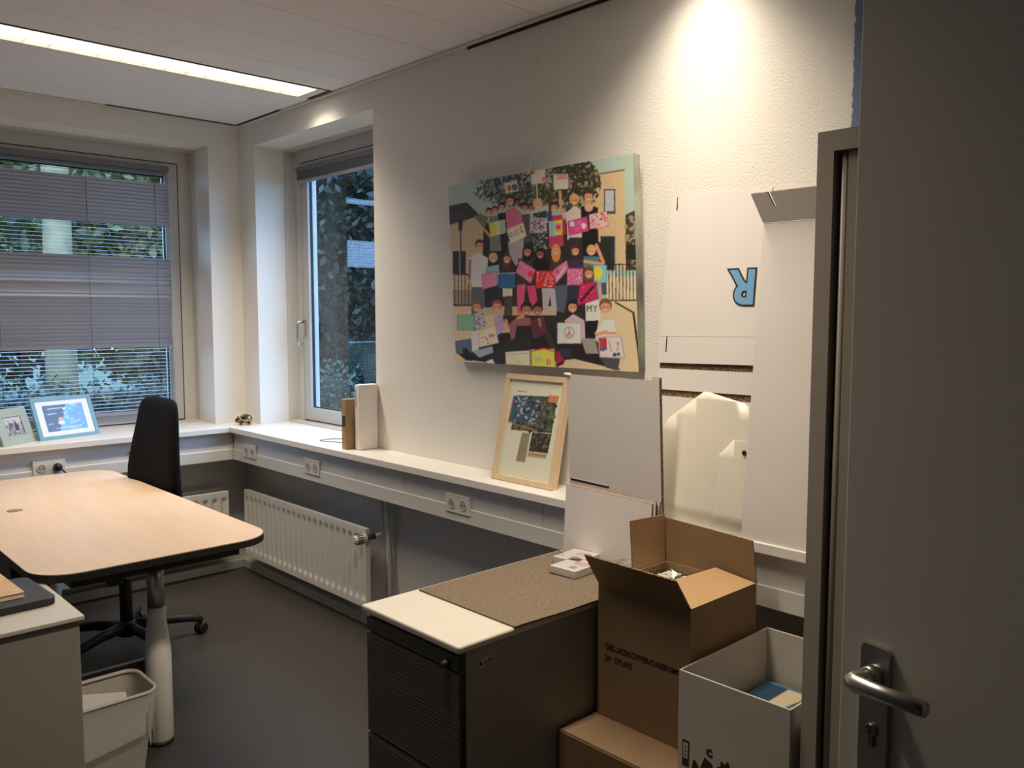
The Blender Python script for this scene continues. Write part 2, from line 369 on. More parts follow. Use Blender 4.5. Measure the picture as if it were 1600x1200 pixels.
# ------------------------------------------------------------------ windows (local frame: u along wall, w outwards)
def window(n, tf, u0, u1, handle_u=None):
    # tf(u, w, z) -> world ; u grows away from the corner
    def bx(name, ua, ub, wa, wb, za, zb, m, par, bev=0.002):
        p, q = tf(ua, wa, za), tf(ub, wb, zb)
        return box(name, p[0], q[0], p[1], q[1], za, zb, m, par, bevel=bev)
    def ring(name, ua, ub, za, zb, t, wa, wb, m, par):
        lst = []
        for a, b, c, d in ((ua, ua + t, za, zb), (ub - t, ub, za, zb), (ua + t, ub - t, za, za + t), (ua + t, ub - t, zb - t, zb)):
            p, q = tf(a, wa, c), tf(b, wb, d); lst.append((p[0], q[0], p[1], q[1], c, d))
        return boxes(name, lst, m, par)
    e = thing('window_%d' % n, None, None, tf((u0 + u1) / 2, 0.25, 0.874)); e['kind'] = 'structure'
    ring('lining', u0, u1, 0.8745, NZ, 0.010, 0.185, 0.248, FRAMEM, e)
    f = ring('frame', u0 + 0.002, u1 - 0.002, 0.862, NZ - 0.002, 0.078, 0.248, 0.32, FRAMEM, e)
    bx('bottom_rail', u0 + 0.08, u1 - 0.08, 0.248, 0.32, 0.8745, 0.888, FRAMEM, e)
    ring('gasket', u0 + 0.079, u1 - 0.079, 0.887, NZ - 0.079, 0.006, 0.2475, 0.2525, RUBBER, e)
    s = ring('sash', u0 + 0.085, u1 - 0.085, 0.893, NZ - 0.085, 0.074, 0.246, 0.305, SASH, e)
    ring('glazing_gasket', u0 + 0.158, u1 - 0.158, 0.966, NZ - 0.158, 0.007, 0.262, 0.275, RUBBER, e)
    bx('pane', u0 + 0.158, u1 - 0.158, 0.268, 0.274, 0.966, NZ - 0.158, GLASS, e, 0)
    if handle_u:
        h = bx('handle', handle_u - 0.012, handle_u + 0.012, 0.236, 0.2465, 1.39, 1.49, ALU, e, 0.003)
        tube('grip', [tf(handle_u, 0.238, 1.475), tf(handle_u, 0.205, 1.475), tf(handle_u - 0.004, 0.196, 1.466), tf(handle_u - 0.004, 0.196, 1.36), tf(handle_u - 0.004, 0.205, 1.345), tf(handle_u, 0.222, 1.345)], 0.0085, ALU, h)
    return e
tfR = lambda u, w_, z: (w_, -u, z)
tfL = lambda u, w_, z: (-u, w_, z)
window(1, tfL, NI0, -LX1)
window(2, tfR, NI0, NI1, handle_u=0.297)

# blind lowered over the left window, slats tilted by hand in bands
bl = thing('venetian_blind', 'lowered grey venetian blind with slats tilted in uneven bands', 'blind', (-1.1, 0.225, 0.94))
X0b, X1b = -1.90, -0.335
box('headrail', X0b, X1b, 0.208, 0.243, 2.345, 2.376, mat('headrail_grey', (0.16, 0.15, 0.155), 0.5, var=0.05), bl, 0.002)
box('bottom_rail', X0b, X1b, 0.214, 0.240, 0.944, 0.962, SLAT, bl, 0.003)
slat_me = None
z = 0.972; k = 0
while z < 2.34:
    if z > 2.268 or 1.843 < z < 2.037 or z < 1.338: tilt = 4 + random.uniform(-3, 3)
    elif 1.694 < z < 1.751 or 1.609 < z < 1.659: tilt = 60 + random.uniform(-4, 4)
    else: tilt = -66 + random.uniform(-4, 4)
    if slat_me is None:
        vs_ = []; fs = []
        for j in range(5):
            a = -0.0125 + j * 0.00625; zz = 0.0016 * (1 - (a / 0.0125) ** 2)
            vs_ += [((X0b - X1b) / 2, a, zz), ((X1b - X0b) / 2, a, zz)]
        for j in range(4): fs.append((2 * j, 2 * j + 1, 2 * j + 3, 2 * j + 2))
        o = mesh('slat', vs_, fs, SLAT, bl, local=True, smooth=True); slat_me = o.data
    else:
        o = bpy.data.objects.new('slat', slat_me); COL.objects.link(o); o.parent = bl
    o.location = ((X0b + X1b) / 2 + 1.1, 0.0, z - 0.94); o.rotation_euler = (math.radians(tilt), 0, 0)
    z += 0.0205; k += 1
for xx in (-1.70, -1.235, -0.79, -0.42):
    tube('ladder_cord', [(xx, 0.2105, 2.345), (xx, 0.2105, 0.955)], 0.0011, mat('blind_cord', (0.10, 0.10, 0.11), 0.8, var=0.1), bl, seg=6)
tube('tilt_wand', [(-0.349, 0.205, 2.345), (-0.347, 0.203, 1.10)], 0.0035, FILM, bl, seg=8)
# blind pulled up in the right-hand window
b2 = thing('venetian_blind', 'grey venetian blind pulled up to the top of the corner window', 'blind', (0.225, -0.8, 2.28))
box('headrail', 0.208, 0.243, -1.30, -0.285, 2.345, 2.372, MATS['headrail_grey'], b2, 0.002)
boxes('slat_stack', [(0.2125, 0.2385, -1.295, -0.29, 2.300 + i * 0.0045, 2.3035 + i * 0.0045) for i in range(10)], mat('slat_stack_grey', (0.13, 0.125, 0.13), 0.5, var=0.1), b2)
box('bottom_rail', 0.212, 0.239, -1.295, -0.29, 2.281, 2.298, SLAT, b2, 0.003)
for yy in (-0.45, -0.72, -1.0): tube('cord', [(0.2115, yy, 2.345), (0.2115, yy, 2.285)], 0.0012, SLAT, b2, seg=6)

# ------------------------------------------------------------------ radiators
def radiator(name, label, L, Hh, tf, rows, valve=False):
    # tf(u, d, z): u along wall, d from wall into the room
    e = thing(name, label, 'radiator', tf(L / 2, 0.07, 0), 'panel radiators under the sills')
    n = int(round(L / 0.0555)); nu = n * 8; zs = sorted(set([0, 0.012, 0.030, 0.036, 0.042, 0.05, 0.06, 0.072] + [Hh - v for v in (0, 0.012, 0.030, 0.036, 0.042, 0.05, 0.06, 0.072)] + [Hh * 0.3, Hh * 0.5, Hh * 0.7]))
    def sm(t): t = max(0.0, min(1.0, t)); return t * t * (3 - 2 * t)
    for (d0, d1, zoff) in rows:
        vs_ = []; fs = []
        for i in range(nu + 1):
            for zz in zs:
                ph = (i % 8) / 8 - 0.5 if i % 8 else -0.5
                a = sm((0.33 - abs(ph)) / 0.16)
                zc = min(zz, Hh - zz); b = sm((zc - 0.028) / 0.030)
                vs_.append(tf(i / nu * L, d1 - 0.009 * a * b, zoff + zz))
        nz = len(zs)
        for i in range(nu):
            for j in range(nz - 1): fs.append((i * nz + j, (i + 1) * nz + j, (i + 1) * nz + j + 1, i * nz + j + 1))
        o = mesh('panel', vs_, fs, RAD, e, smooth=True)
        p, q = tf(0.0, d0, zoff), tf(L, d1 - 0.0092, zoff)
        box('panel_back', p[0], q[0], p[1], q[1], zoff, zoff + Hh, RAD, o)
        for ua, ub, za, zb in ((0, L, 0, 0.004), (0, L, Hh - 0.004, Hh), (0, 0.004, 0.004, Hh - 0.004), (L - 0.004, L, 0.004, Hh - 0.004)):
            p, q = tf(ua, d1 - 0.010, 0), tf(ub, d1 - 0.0005, 0)
            box('rim', p[0], q[0], p[1], q[1], zoff + za, zoff + zb, RAD, o)
    for u in (L * 0.2, L * 0.8):
        p, q = tf(u - 0.015, 0.004, 0), tf(u + 0.015, rows[0][0], 0)
        box('bracket', p[0], q[0], p[1], q[1], rows[0][2] + 0.05, rows[0][2] + Hh - 0.05, RAD, e)
    return e
rr = radiator('radiator', 'long white panel radiator with thermostatic valve under the window beside the cabinet', 1.265, 0.385, lambda u, d, z: (-d, -0.2 - u, z), [(0.095, 0.120, 0.118)])
VAL = mat('valve_cream', (0.72, 0.68, 0.58), 0.45, var=0.05); BRASS = mat('valve_dark_metal', (0.10, 0.09, 0.075), 0.5, metal=0.5, var=0.2)
v = lathe('thermostat_head', [(0.012, -0.062), (0.021, -0.058), (0.0235, -0.03), (0.0235, -0.004), (0.021, 0.0)], (-0.128, -1.478, 0.466), VAL, rr, axis='x')
boxes('grip_ribs', [(-0.182, -0.150, -1.478 + 0.0238 * math.cos(a) - 0.002, -1.478 + 0.0238 * math.cos(a) + 0.002, 0.466 + 0.0238 * math.sin(a) - 0.002, 0.466 + 0.0238 * math.sin(a) + 0.002) for a in [k * PI / 6 for k in range(12)]], BRASS, v)
lathe('valve_body', [(0.015, 0.0), (0.017, 0.01), (0.014, 0.02), (0.014, 0.05)], (-0.128, -1.478, 0.466), BRASS, rr, axis='x')
tube('valve_tail', [(-0.107, -1.464, 0.468), (-0.107, -1.478, 0.468)], 0.012, BRASS, rr)
tube('riser_pipe', [(-0.075, -1.480, 0.468), (-0.040, -1.482, 0.470), (-0.036, -1.482, 0.478), (-0.036, -1.482, 0.68)], 0.0085, RAD, rr)
tube('drain_pipe', [(-0.107, -1.462, 0.14), (-0.107, -1.485, 0.14), (-0.085, -1.495, 0.138), (-0.05, -1.497, 0.12), (-0.05, -1.497, 0.05)], 0.0085, RAD, rr)
pp = thing('heating_pipe', 'white vertical heating pipe on the wall beside the radiator valve', 'pipe', (-0.03, -1.53, 0.05))
tube('pipe', [(-0.030, -1.525, 0.045), (-0.030, -1.525, 0.68)], 0.012, RAD, pp)
lathe('floor_collar', [(0.020, 0.0), (0.020, 0.008), (0.013, 0.012)], (-0.030, -1.525, 0.052), RAD, pp)
radiator('radiator', 'white double panel radiator below the far window behind the desk', 1.5, 0.385, lambda u, d, z: (-0.185 - u, -d, z), [(0.045, 0.070, 0.120), (0.112, 0.138, 0.108)])

# ------------------------------------------------------------------ sockets on the trunking
SOCK = mat('socket_plastic', (0.76, 0.73, 0.68), 0.35, var=0.02); SOCKIN = mat('socket_recess', (0.45, 0.42, 0.38), 0.5, var=0.05)
def socket(tf, uc, label, plug=False):
    # tf(u, d, z) with d out of the trunking face
    e = thing('wall_socket', label, 'socket', tf(uc, 0, 0.715), 'double wall sockets on the trunking')
    p, q = tf(uc - 0.0755, 0.0, 0), tf(uc + 0.0755, 0.011, 0)
    box('plate', p[0], q[0], p[1], q[1], 0.714, 0.793, SOCK, e, 0.003)
    for s_ in (-1, 1):
        c = tf(uc + s_ * 0.036, 0.0112, 0.7535); ax = 'x' if abs(p[0] - q[0]) < abs(p[1] - q[1]) else 'y'
        sg = -1
        o = lathe('outlet', [(0.0225, 0.0), (0.0225, sg * 0.0018), (0.0195, sg * 0.0018), (0.0185, sg * 0.0004)], c, SOCK, e, axis=ax)
        lathe('recess', [(0.0187, 0.0), (0.0187, sg * 0.0008)], c, SOCKIN, o, axis=ax)
        for dz in (-0.0095, 0.0095):
            cc = tf(uc + s_ * 0.036 + dz, 0.0112, 0.7535); lathe('pin_hole', [(0.003, 0.0), (0.003, sg * 0.0012)], cc, BLACK, o, axis=ax, seg=10)
    return e
tsr = lambda u, d, z: (-0.155 - d, -u, z)
tsl = lambda u, d, z: (-u, -0.155 - d, z)
for px_u, lab in ((0.374, 'white double wall socket near the room corner under the window'), (1.055, 'white double wall socket below the binder and brown box'), (2.205, 'white double wall socket under the sill near the wooden picture frame')):
    socket(tsr, px_u, lab)
socket(tsl, 1.13, 'white double wall socket above the desk with a black plug in it')
socket(tsl, 0.66, 'white double wall socket mostly hidden behind the office chair')
pc = thing('power_cable', 'black plug and power cable leading down behind the desk', 'cable', (-1.094, -0.17, 0.74))
lathe('plug', [(0.019, 0.0), (0.020, -0.02), (0.016, -0.034), (0.007, -0.040)], (-1.094, -0.1665, 0.7535), BLACK, pc, axis='y')
tube('cord', [(-1.094, -0.203, 0.752), (-1.085, -0.218, 0.744), (-1.068, -0.225, 0.722), (-1.06, -0.228, 0.700), (-1.066, -0.225, 0.68), (-1.075, -0.215, 0.64), (-1.08, -0.20, 0.50)], 0.0042, BLACK, pc)

# ------------------------------------------------------------------ desk
DZ = 0.74
dk = thing('office_desk', 'beech topped sit-stand desk with black edge and white column leg', 'desk', (-1.29, -1.19, 0))
def rrect(x0, x1, y0, y1, r, n=8):
    pts = []
    for cx, cy, a0 in ((x1 - r, y1 - r, 0), (x0 + r, y1 - r, 90), (x0 + r, y0 + r, 180), (x1 - r, y0 + r, 270)):
        for k in range(n + 1):
            a = math.radians(a0 + 90 * k / n); pts.append((cx + r * math.cos(a), cy + r * math.sin(a)))
    return pts
prism('desktop', rrect(-1.668, -0.902, -2.088, -0.30, 0.13), DZ - 0.003, DZ, BEECH, dk)
prism('edge_band', rrect(-1.6695, -0.9005, -2.0895, -0.2985, 0.13), DZ - 0.026, DZ - 0.003, BLACK, dk)
boxes('under_frame', [(-1.56, -1.01, -2.02, -1.94, DZ - 0.065, DZ - 0.0262), (-1.56, -1.01, -0.44, -0.36, DZ - 0.065, DZ - 0.0262), (-1.33, -1.15, -1.94, -0.44, DZ - 0.075, DZ - 0.0262)], BLACK, dk)
box('dark_filler', -1.62, -1.50, -1.55, -0.45, 0.42, DZ - 0.0265, BLACK, dk, 0.004)  # added black box that fills the dark area under the desk
for yy in (-1.84, -0.52):
    lg = lathe('leg', [(0.040, 0.0), (0.0445, 0.008), (0.0445, 0.30), (0.043, 0.34), (0.034, 0.415), (0.0315, 0.44), (0.031, 0.484)], (-1.238, yy, 0.012), LEGW, dk, seg=32)
    lathe('inner_tube', [(0.0285, 0.0), (0.0285, 0.19)], (-1.238, yy, 0.490), CHROME, lg, seg=28)
    lathe('mounting_cup', [(0.036, 0.0), (0.062, 0.012), (0.085, 0.032), (0.085, 0.045)], (-1.238, yy, 0.646 + 0.02), BLACK, lg, seg=28)
    lathe('foot_pad', [(0.043, 0.0), (0.043, 0.0125)], (-1.238, yy, 0.0), BLACK, lg, seg=28)
KICK = mat('kick_panel_brown', (0.085, 0.075, 0.062), 0.5, var=0.05)
kp = box('kick_panel', -1.70, -1.262, -1.800, -1.786, 0.02, 0.298, KICK, dk)
box('edge_strip', -1.70, -1.262, -1.801, -1.785, 0.298, 0.301, CABTOP, kp)
lathe('cable_grommet', [(0.028, 0.0), (0.028, 0.002), (0.023, 0.0025)], (-1.485, -1.04, DZ), mat('grommet_grey', (0.25, 0.24, 0.23), 0.5, var=0.1), dk)
prism('height_lever', [(-1.44, -2.0), (-1.395, -2.0), (-1.395, -1.96), (-1.44, -1.96)], DZ - 0.095, DZ - 0.0264, BLACK, dk, bevel=0.006)

# ------------------------------------------------------------------ office chair
ch = thing('office_chair', 'black high-backed office chair on castors pushed under the desk', 'chair', (-1.018, -0.865, 0), rotz=math.radians(4))
def loft(name, rings, m, parent, local=True):
    n = len(rings[0]); vs_ = [p for r in rings for p in r]; fs = []
    for i in range(len(rings) - 1):
        fs += [(i * n + k, i * n + (k + 1) % n, (i + 1) * n + (k + 1) % n, (i + 1) * n + k) for k in range(n)]
    fs += [tuple(range(n))[::-1], tuple(range((len(rings) - 1) * n, len(rings) * n))]
    o = mesh(name, vs_, fs, m, parent, local, smooth=True)
    bm = bmesh.new(); bm.from_mesh(o.data); bmesh.ops.recalc_face_normals(bm, faces=bm.faces[:]); bm.to_mesh(o.data); bm.free()
    return o
rings = []
for zz, wd, th, xc in ((0.50, 0.10, 0.03, 0.165), (0.505, 0.17, 0.045, 0.165), (0.56, 0.225, 0.056, 0.150), (0.68, 0.245, 0.060, 0.142), (0.80, 0.235, 0.056, 0.140), (0.92, 0.212, 0.048, 0.148), (1.02, 0.190, 0.042, 0.158), (1.08, 0.176, 0.040, 0.162), (1.112, 0.160, 0.036, 0.165), (1.130, 0.130, 0.026, 0.166), (1.136, 0.06, 0.010, 0.167)):
    r = []
    for k in range(28):
        a = 2 * PI * k / 28; cx_, sy_ = math.cos(a), math.sin(a)
        py = wd * math.copysign(abs(sy_) ** 0.55, sy_); pxx = th * math.copysign(abs(cx_) ** 0.7, cx_)
        r.append((xc + 0.030 + pxx * 0.72 - 0.5 * (py ** 2), py, zz))
    rings.append(r)
loft('backrest', rings, BFAB, ch)
rings = []
for zz, s_ in ((0.405, 0.80), (0.415, 0.94), (0.445, 1.0), (0.475, 0.98), (0.490, 0.90), (0.494, 0.6)):
    rings.append([(-0.03 + 0.235 * s_ * math.copysign(abs(math.cos(a)) ** 0.6, math.cos(a)), 0.235 * s_ * math.copysign(abs(math.sin(a)) ** 0.6, math.sin(a)), zz) for a in [2 * PI * k / 28 for k in range(28)]])
loft('seat', rings, BFAB, ch)
tube('back_bar', [(-0.02, 0, 0.40), (0.12, 0, 0.39), (0.20, 0, 0.43), (0.225, 0, 0.56), (0.215, 0, 0.66)], 0.022, BLACK, ch, local=True)
lathe('gas_column', [(0.014, 0.29), (0.014, 0.41)], (0, 0, 0), CHROME, ch, local=True)
lathe('column_sleeve', [(0.027, 0.10), (0.027, 0.305), (0.024, 0.31)], (0, 0, 0), BLACK, ch, local=True)
lathe('hub', [(0.030, 0.055), (0.045, 0.065), (0.045, 0.115), (0.034, 0.13)], (0, 0, 0), BLACK, ch, local=True)
for k in range(5):
    a = math.radians(-14 + 72 * k); c, s_ = math.cos(a), math.sin(a)
    lg = tube('base_leg', [(0.03 * c, 0.03 * s_, 0.100), (0.14 * c, 0.14 * s_, 0.100), (0.26 * c, 0.26 * s_, 0.085), (0.315 * c, 0.315 * s_, 0.074), (0.33 * c, 0.33 * s_, 0.060)], 0.02, BLACK, ch, local=True, radii=[0.026, 0.023, 0.019, 0.018, 0.012])
    px_, py_ = 0.325 * c, 0.325 * s_
    vv = []
    for sd in (-1, 1):
        bm = bmesh.new(); bmesh.ops.create_cone(bm, cap_ends=True, segments=20, radius1=0.026, radius2=0.026, depth=0.019)
        bmesh.ops.rotate(bm, verts=bm.verts[:], cent=(0, 0, 0), matrix=Matrix.Rotation(PI / 2, 3, 'X')); bmesh.ops.rotate(bm, verts=bm.verts[:], cent=(0, 0, 0), matrix=Matrix.Rotation(a + 0.6, 3, 'Z'))
        d_ = Matrix.Rotation(a + 0.6, 3, 'Z') @ Vector((0, 0.013 * sd, 0))
        bmesh.ops.translate(bm, verts=bm.verts[:], vec=(px_ + d_.x, py_ + d_.y, 0.0262))
        finish('castor_wheel', bm, BLACK, lg, True, bevel=0.003, seg=1)

# ------------------------------------------------------------------ left cabinet with folder and notebook
lc = thing('drawer_cabinet', 'low grey cabinet with pale top holding a black folder and notebook', 'cabinet', (-2.03, -2.2, 0))
box('body', -2.43, -1.645, -2.400, -1.995, 0.02, 0.698, CABSIDE, lc, 0.003)
box('top', -2.435, -1.634, -2.409, -1.988, 0.6985, 0.7125, CABTOP, lc, 0.003)
box('plinth', -2.42, -1.66, -2.39, -2.01, 0.0, 0.02, BLACK, lc)
fd = thing('folder', 'black rounded zip folder lying on the low cabinet', 'folder', (-1.84, -2.14, 0.7125), rotz=math.radians(3))
prism('cover', rrect(-0.18, 0.172, -0.132, 0.135, 0.022), 0.0, 0.021, mat('folder_black', (0.022, 0.023, 0.026), 0.55, var=0.15, bump=0.2, bscale=500), fd, local=True, bevel=0.004)
nb = thing('notebook', 'small notebook with patterned orange wood-look cover on the black folder', 'book', (-1.84, -2.09, 0.7338), rotz=math.radians(2))
box('pages', -0.07, 0.106, -0.117, 0.120, 0.0006, 0.0125, PAPER, nb, local=True)
NBC = mat('notebook_cover', (0.80, 0.50, 0.26), 0.5, col2=(0.62, 0.36, 0.17), vscale=45, stretch=(1, 2.5, 1))
box('cover', -0.072, 0.108, -0.119, 0.122, 0.0125, 0.0145, NBC, nb, local=True)
box('back_cover', -0.072, 0.108, -0.119, 0.122, 0.0, 0.0006, NBC, nb, local=True)

# ------------------------------------------------------------------ waste bin
wb = thing('waste_bin', 'pale plastic waste bin lined with a clear bag beside the desk leg', 'bin', (-1.47, -2.02, 0))
def tapered(name, bot, top, z0, z1, m, parent, n=6, floor=True):
    rings = [[(p[0], p[1], z0) for p in bot], [(p[0], p[1], z1) for p in top]]; k = len(bot)
    vs_ = rings[0] + rings[1]; fs = [(i, (i + 1) % k, k + (i + 1) % k, k + i) for i in range(k)]
    if floor: fs.append(tuple(range(k))[::-1])
    return mesh(name, vs_, fs, m, parent, smooth=False)
BINP = mat('bin_plastic', (0.55, 0.51, 0.44), 0.5, var=0.05)
tapered('body', rrect(-1.58, -1.375, -2.085, -1.935, 0.04), rrect(-1.622, -1.340, -2.122, -1.905, 0.045), 0.0, 0.318, BINP, wb)
rim = [Vector((p[0], p[1], 0.318)) for p in rrect(-1.622, -1.340, -2.122, -1.905, 0.045)]
tube('rim', rim, 0.006, BINP, wb, closed=True, seg=8)
# bag folded over the rim
vs_ = []; fs = []; N = 72
base = rrect(-1.626, -1.336, -2.126, -1.901, 0.045, 17)
rg = random.Random(4)
for j, zz in enumerate((0.325, 0.303, 0.265, 0.225, 0.19)):
    for p in base:
        s_ = 1 - 0.02 * j; jit = rg.uniform(-0.006, 0.012) * (1 if j else 0.2)
        vs_.append((-1.481 + (p[0] + 1.481) * (s_ + jit), -2.0135 + (p[1] + 2.0135) * (s_ + jit), zz + (rg.uniform(-0.012, 0.012) + 0.018 * math.sin(len(vs_) * 0.9) * (j - 1)) * (j > 1)))
n = len(base)
for j in range(4): fs += [(j * n + k, j * n + (k + 1) % n, (j + 1) * n + (k + 1) % n, (j + 1) * n + k) for k in range(n)]
BAG = mat('bag_film', (0.92, 0.90, 0.86), 0.15, var=0.05)
nt = BAG.node_tree; BAG.node_tree.nodes['Principled BSDF'].inputs['Alpha'].default_value = 0.5
mesh('bag', vs_, fs, BAG, wb, smooth=True)
pw = thing('paper_sheet', 'white sheet of paper thrown into the waste bin', 'paper', (-1.50, -2.0, 0.22))
sheet('sheet', [(-1.60, -1.985, 0.20), (-1.402, -2.045, 0.21), (-1.405, -2.005, 0.292), (-1.60, -1.935, 0.312)], 0.0006, PAPER, pw)

# ------------------------------------------------------------------ drawer cabinet by the wall
rc = thing('drawer_cabinet', 'grey drawer cabinet with dark ribbed front, topped by a felt mat', 'cabinet', (-0.65, -3.07, 0))
box('body', -1.030, -0.262, -3.283, -2.873, 0.03, 0.700, CABSIDE, rc, 0.003)
box('top', -1.058, -0.255, -3.289, -2.868, 0.7005, 0.7215, CABTOP, rc, 0.006, seg=3)
box('plinth', -1.01, -0.28, -3.27, -2.885, 0.0, 0.03, BLACK, rc)
box('front_strip', -1.046, -1.0305, -3.279, -2.876, 0.650, 0.690, CABDARK, rc, 0.002)
for za, zb in ((0.362, 0.645), (0.04, 0.357)):
    d = box('drawer', -1.046, -1.0305, -3.279, -2.876, za, zb, CABDARK, rc, 0.002)
    boxes('ribs', [(-1.0475, -1.0462, -3.276, -2.879, za + 0.006 + i * 0.0105, za + 0.012 + i * 0.0105) for i in range(int((zb - za - 0.012) / 0.0105))], CABDARK, d)
lk = lathe('lock', [(0.011, 0.0), (0.011, -0.012), (0.008, -0.014), (0.008, -0.024)], (-1.046, -3.235, 0.664), BLACK, rc, axis='x')
box('corner_post', -1.047, -1.0305, -3.2835, -3.2795, 0.03, 0.70, BLACK, rc)
st = box('sticker', -0.99, -0.93, -3.2838, -3.2832, 0.645, 0.672, mat('sticker_worn', (0.42, 0.38, 0.31), 0.5, var=0.3, vscale=40), rc)
boxes('print', [(-0.985, -0.978, -3.2842, -3.2838, 0.654, 0.662), (-0.968, -0.966, -3.2842, -3.2838, 0.654, 0.662), (-0.958, -0.945, -3.2842, -3.2838, 0.658, 0.662)], INK, st)
vs_ = []; fs = []
nx, ny = 20, 14
for j in range(2):
    for a in range(nx + 1):
        for b in range(ny + 1):
            x = -0.873 + 0.59 * a / nx; yy = -2.887 - (0.405 + 0.012 * math.sin(a / nx * 2.2)) * b / ny
            zz = 0.7218 + 0.0045 * j - (0.006 * max(0, (b - ny + 1)) ** 2 * (0.3 + 0.7 * math.sin(a * 0.35) ** 2) if False else 0) + 0.0012 * math.sin(a * 0.8) * math.sin(b * 0.5) * j
            vs_.append((x, yy, zz))
m_ = (nx + 1) * (ny + 1); ix = lambda j, a, b: j * m_ + a * (ny + 1) + b
for a in range(nx):
    for b in range(ny):
        fs += [(ix(1, a, b), ix(1, a, b + 1), ix(1, a + 1, b + 1), ix(1, a + 1, b)), (ix(0, a, b), ix(0, a + 1, b), ix(0, a + 1, b + 1), ix(0, a, b + 1))]
for a in range(nx):
    for b in (0, ny): fs.append((ix(0, a, b), ix(0, a + 1, b), ix(1, a + 1, b), ix(1, a, b)))
for b in range(ny):
    for a in (0, nx): fs.append((ix(0, a, b), ix(0, a, b + 1), ix(1, a, b + 1), ix(1, a, b)))
props(mesh('felt_mat', vs_, fs, FELT), 'brown felt mat lying on the grey drawer cabinet', 'mat')
# wrapped card packs
TEALM = mat('card_teal_dot', (0.25, 0.40, 0.45), 0.5, var=0.1); PINKM = mat('card_pink_text', (0.80, 0.35, 0.32), 0.5, var=0.1)
for i, (cx, cy, rz, lab) in enumerate(((-0.425, -3.085, 0.06, 'clear-wrapped pack of white cards on the felt mat'), (-0.345, -3.02, 0.10, 'wrapped pack of white cards behind another pack and under the box flap'))):
    e = thing('card_pack', lab, 'card pack', (cx, cy, 0.7275), 'wrapped card packs on the felt mat', rotz=rz)
    box('cards', -0.058, 0.058, -0.050, 0.050, 0.001, 0.024, PAPER, e, local=True, bevel=0.001)
    box('film', -0.061, 0.061, -0.053, 0.053, 0.0, 0.026, FILM, e, local=True, bevel=0.002)
    prism('teal_dot', [(-0.028 + 0.013 * math.cos(a), -0.018 + 0.013 * math.sin(a)) for a in [k * PI / 8 for k in range(16)]], 0.0242, 0.0245, TEALM, e, local=True)
    boxes('pink_print', [(0.0 + 0.012 * i_, 0.009 + 0.012 * i_, -0.040 + 0.017 * j, -0.028 + 0.017 * j, 0.0242, 0.0245) for i_ in range(3) for j in range(3)], PINKM, e, local=True)
# crinkled film on the mat behind the flap
vs_ = []; fs = []; rg = random.Random(9)
for a in range(7):
    for b in range(7): vs_.append((-0.40 + a * 0.018 + rg.uniform(-.006, .006), -3.155 - b * 0.018 + rg.uniform(-.006, .006), 0.728 + 0.045 * math.exp(-((a - 3) ** 2 + (b - 3) ** 2) / 7) + rg.uniform(0, 0.022)))
for a in range(6):
    for b in range(6): fs.append((a * 7 + b, a * 7 + b + 1, a * 7 + b + 8, a * 7 + b + 7))
props(mesh('plastic_wrap', vs_, fs, FILM), 'crumpled clear plastic wrap lying on the felt mat', 'plastic wrap')

# ------------------------------------------------------------------ boards standing on the cabinet
for i in range(4):
    x0 = -0.284 + i * 0.0085; dy = (0.0, 0.008, 0.004, 0.010)[i]; dz = (0.0, 0.006, -0.004, 0.004)[i]
    o = sheet('cardboard_sheet', [(x0, -2.905 - dy, 0.7275), (x0, -3.262 - dy, 0.7275), (x0 + 0.012, -3.262 - dy, 0.944 + dz), (x0 + 0.012, -2.905 - dy, 0.952 + dz)], 0.0075, WBOARD, out=(1, 0, 0), edge=CORR)
    props(o, ('short white cardboard sheet standing at the front of the stack on the cabinet', 'second short cardboard sheet in the stack standing on the cabinet', 'third short cardboard sheet in the stack standing on the cabinet', 'rearmost short cardboard sheet in the stack standing on the cabinet')[i], 'cardboard', 'short cardboard sheets standing on the cabinet')
lb = thing('cardboard_blank', 'tall white cardboard panel with a slot standing behind the short sheets', 'cardboard', (-0.23, -3.05, 0.7275))
pt = lambda yy, zz, d=0.0: (-0.206 - (zz - 0.7275) / 0.6 * 0.026 + d, yy, zz)
sheet('panel', [pt(-2.872, 0.7275), pt(-3.256, 0.7275), pt(-3.252, 1.326), pt(-3.225, 1.327), pt(-3.223, 1.316), pt(-2.868, 1.318)], 0.013, WBOARD, lb, out=(1, 0, 0.04), edge=CORR)
sheet('slot', [pt(-2.875, 0.957, -0.0006), pt(-3.045, 0.953, -0.0006), pt(-3.045, 0.961, -0.0006), pt(-2.875, 0.966, -0.0006)], 0.0004, INK, lb, out=(-1, 0, -0.04))
sheet('slot_lip', [pt(-2.88, 0.964, -0.0012), pt(-3.04, 0.9595, -0.0012), pt(-3.04, 0.962, -0.0012), pt(-2.88, 0.967, -0.0012)], 0.0006, PAPER, lb, out=(-1, 0, -0.04))
tube('rolled_tab', [pt(-2.858, 1.318), pt(-2.885, 1.3175)], 0.006, WBOARD, lb)

